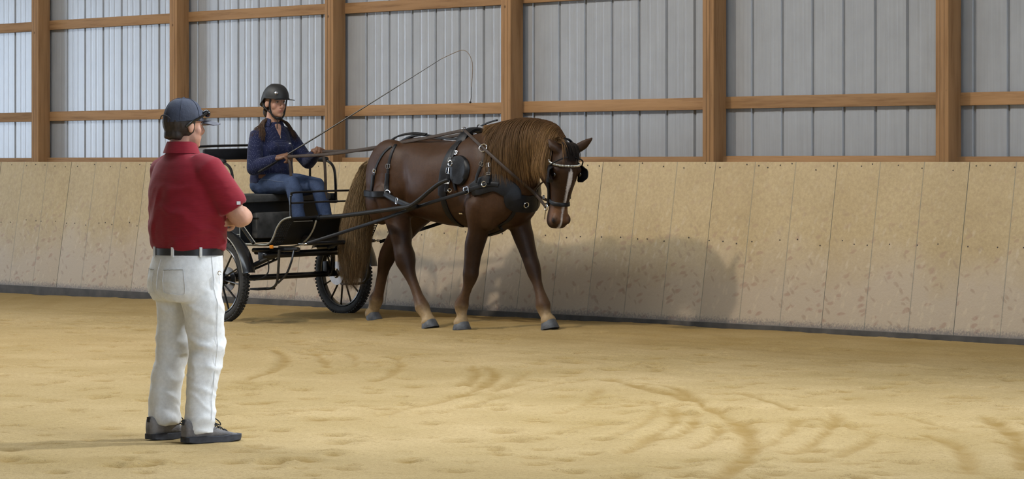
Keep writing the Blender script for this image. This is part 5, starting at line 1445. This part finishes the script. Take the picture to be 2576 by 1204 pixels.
    h = MB(); h.box((.006,.1235,.092), (.026,.006,.026), Matrix.Rotation(math.pi/4, 3, 'Y'), bevel=.003)
    h = xform(h, HM @ Matrix.Translation((.03,-.012,-.004)) @ Matrix.Rotation(-.28, 4, 'Z')); h.build('helmet_badge', M_CHROME, hel)
    for k in (-1, 0, 1):
        h = MB(); h.tube(smoothpath([(k*.035,.055+.0*abs(k),.142-.006*abs(k)),(k*.04,.01,.1525-.007*abs(k)),(k*.035,-.05,.144-.006*abs(k))], 8), [(.007,.003)]*9, 8, rnd=True); xform(h, HM).build('helmet_vent', simple('vent_grey', (.05,.05,.055,1), .3), hel)
    st = simple('black_webbing', (.010,.010,.011,1), .7); h = MB()
    for s in (-1, 1):
        h.tube(smoothpath([(s*.083,.045,.035),(s*.080,.035,-.02),(s*.064,.042,-.085),(s*.030,.055,-.120),(0,.058,-.124)], 16), [(.009,.0035)]*17, 8); h.tube(smoothpath([(s*.088,-.055,.01),(s*.084,-.010,-.045),(s*.066,.038,-.082)], 10), [(.008,.0035)]*11, 8)
    h.tube(smoothpath([(.012,.062,-.118),(.016,.060,-.155),(.014,.056,-.205)], 8), [(.009,.0035)]*9, 8); h.ellipsoid((0,.055,-.118), (.028,.020,.012)); xform(h, HM).build('chin_strap', st, d)
    # long brown hair below the helmet, over both shoulders
    S = []
    for k in range(420):
        s = -1 if k % 2 else 1; u = R.random(); side = 1 if s > 0 else -1
        a = math.radians((175 if s > 0 else 250)+ (R.random()-.5)*80)
        root = HM @ Vector((.072*(-1 if s < 0 else 1)*(0.5+.5*R.random()), -.075+.06*R.random(), -.03-.03*R.random()))
        if s < 0: end = Vector((-.15+.07*R.random(), -.155-.05*R.random(), 1.62-.05*R.random())); mid = Vector((-.175+.05*R.random(), -.105-.02*R.random(), 1.75))
        else: end = Vector((-.02+.055*R.random(), .105+.06*R.random(), 1.575+.05*R.random())); mid = Vector((-.10+.05*R.random(), .085+.02*R.random(), 1.74))
        pts = smoothpath([root, root.lerp(mid, .6)+Vector((0,0,-.01)), mid, end], 9); out = []
        for q in pts:
            l, no, _, dist = tb.find_nearest(q)
            if (q-l).dot(no) < .008: q = l+no*(.008+.010*u)
            out.append(q)
        g = R.random(); S.append((out, .0032, [Vector((.5, side*.8, .3))]*len(out), (.022+.01*g,.013+.006*g,.009+.003*g), (.060+.05*g,.034+.026*g,.020+.014*g)))
    hair_obj('hair', S, hair_material('brown_hair', None), d)
    hb = MB(); hb.ellipsoid((0,-.045,-.02), (.080,.070,.062)); hb.ellipsoid((0,-.075,-.075), (.060,.042,.055)); xform(hb, HM).build('hair_base', simple('dark_hair', (.022,.014,.010,1), .6, var=.4, scale=50), d)
build_driver()

# ---------------- whip and reins
def build_tack():
    wm = simple('whip_shaft_black', (.012,.011,.011,1), .4); lm = simple('whip_lash_cord', (.20,.15,.11,1), .7)
    wp = empty('driving_whip', CO); tag(wp, 'long thin black driving whip with drooping lash held by the driver', 'whip')
    h = Vector((.195,-.140,1.452)); e = cl(1110,148,.72); dirv = (e-h).normalized(); butt = h-dirv*.27
    P = [butt.lerp(e, k/20)+Vector((0,0,-.02*math.sin(math.pi*k/20)*.3)) for k in range(21)]
    m = MB(); m.tube(P, [.0085-.0058*k/20 for k in range(21)], 8, rnd=True); m.build('shaft', wm, wp)
    m = MB(); m.tube([butt, butt+dirv*.22], .0125, 10, rnd=True); m.build('grip', M_VINYL, wp)
    q = [e, cl(1140,134,.74), cl(1163,126,.76), cl(1178,134,.77), cl(1188,158,.78), cl(1188,190,.78), cl(1186,218,.78)]
    m = MB(); m.tube(smoothpath(q, 36), .0032, 6); m.build('lash', lm, wp)
    m = MB(); m.tube(smoothpath([cl(1186,217,.78), cl(1186,240,.78), cl(1184,254,.78)], 8), .0028, 6); m.ellipsoid(cl(1183,257,.78), (.010,.010,.010)); m.build('lash_tip', wm, wp)
    rn = empty('driving_reins', HO); tag(rn, 'long brown leather reins running from the driver to the bit', 'reins')
    off = CO-HO
    for s in (-1, 1):
        hand = (Vector((.215,-.135,1.445)) if s < 0 else Vector((.335,.150,1.490)))+off
        ter = Vector((1.39, s*.105, 1.665)); P = [hand, hand.lerp(ter, .3)+Vector((0,0,-.035)), hand.lerp(ter, .7)+Vector((0,0,-.025)), ter]
        pts = smoothpath(P, 24); nr = [Vector((-.15, -1, .35))]*len(pts)
        m = MB(); ribbon(m, pts, nr, .027, .005)
        rg = REIN_RING if s < 0 else Vector((REIN_RING.x, -REIN_RING.y, REIN_RING.z)); bit = turn_v(Vector((2.335, s*.080, 1.035)))
        q0, n0 = hit(1290, 432); q1, n1 = hit(1335, 478)
        mids = [q0+n0*.07, q1+n1*.05]
        if s > 0: mids = [Vector((p.x, -p.y, p.z)) for p in mids]
        pts2 = smoothpath([ter, rg]+mids+[bit], 30); nr2 = [Vector((.2, s, .3))]*len(pts2); ribbon(m, pts2, nr2, .024, .005)
        m.build('rein', M_BROWN, rn, angle=45)
        a = hand+Vector((0,0,-.01))
        e_ = [a, a+Vector((.05,0,-.05)), a+Vector((.07,.0,-.18)), a+Vector((.085,.0,-.30 if s < 0 else -.56))]
        m = MB(); ribbon(m, smoothpath(e_, 14), [Vector((.6,-.8,0))]*15, .024, .004); m.build('rein_end', M_BROWN, rn, angle=45)
build_tack()
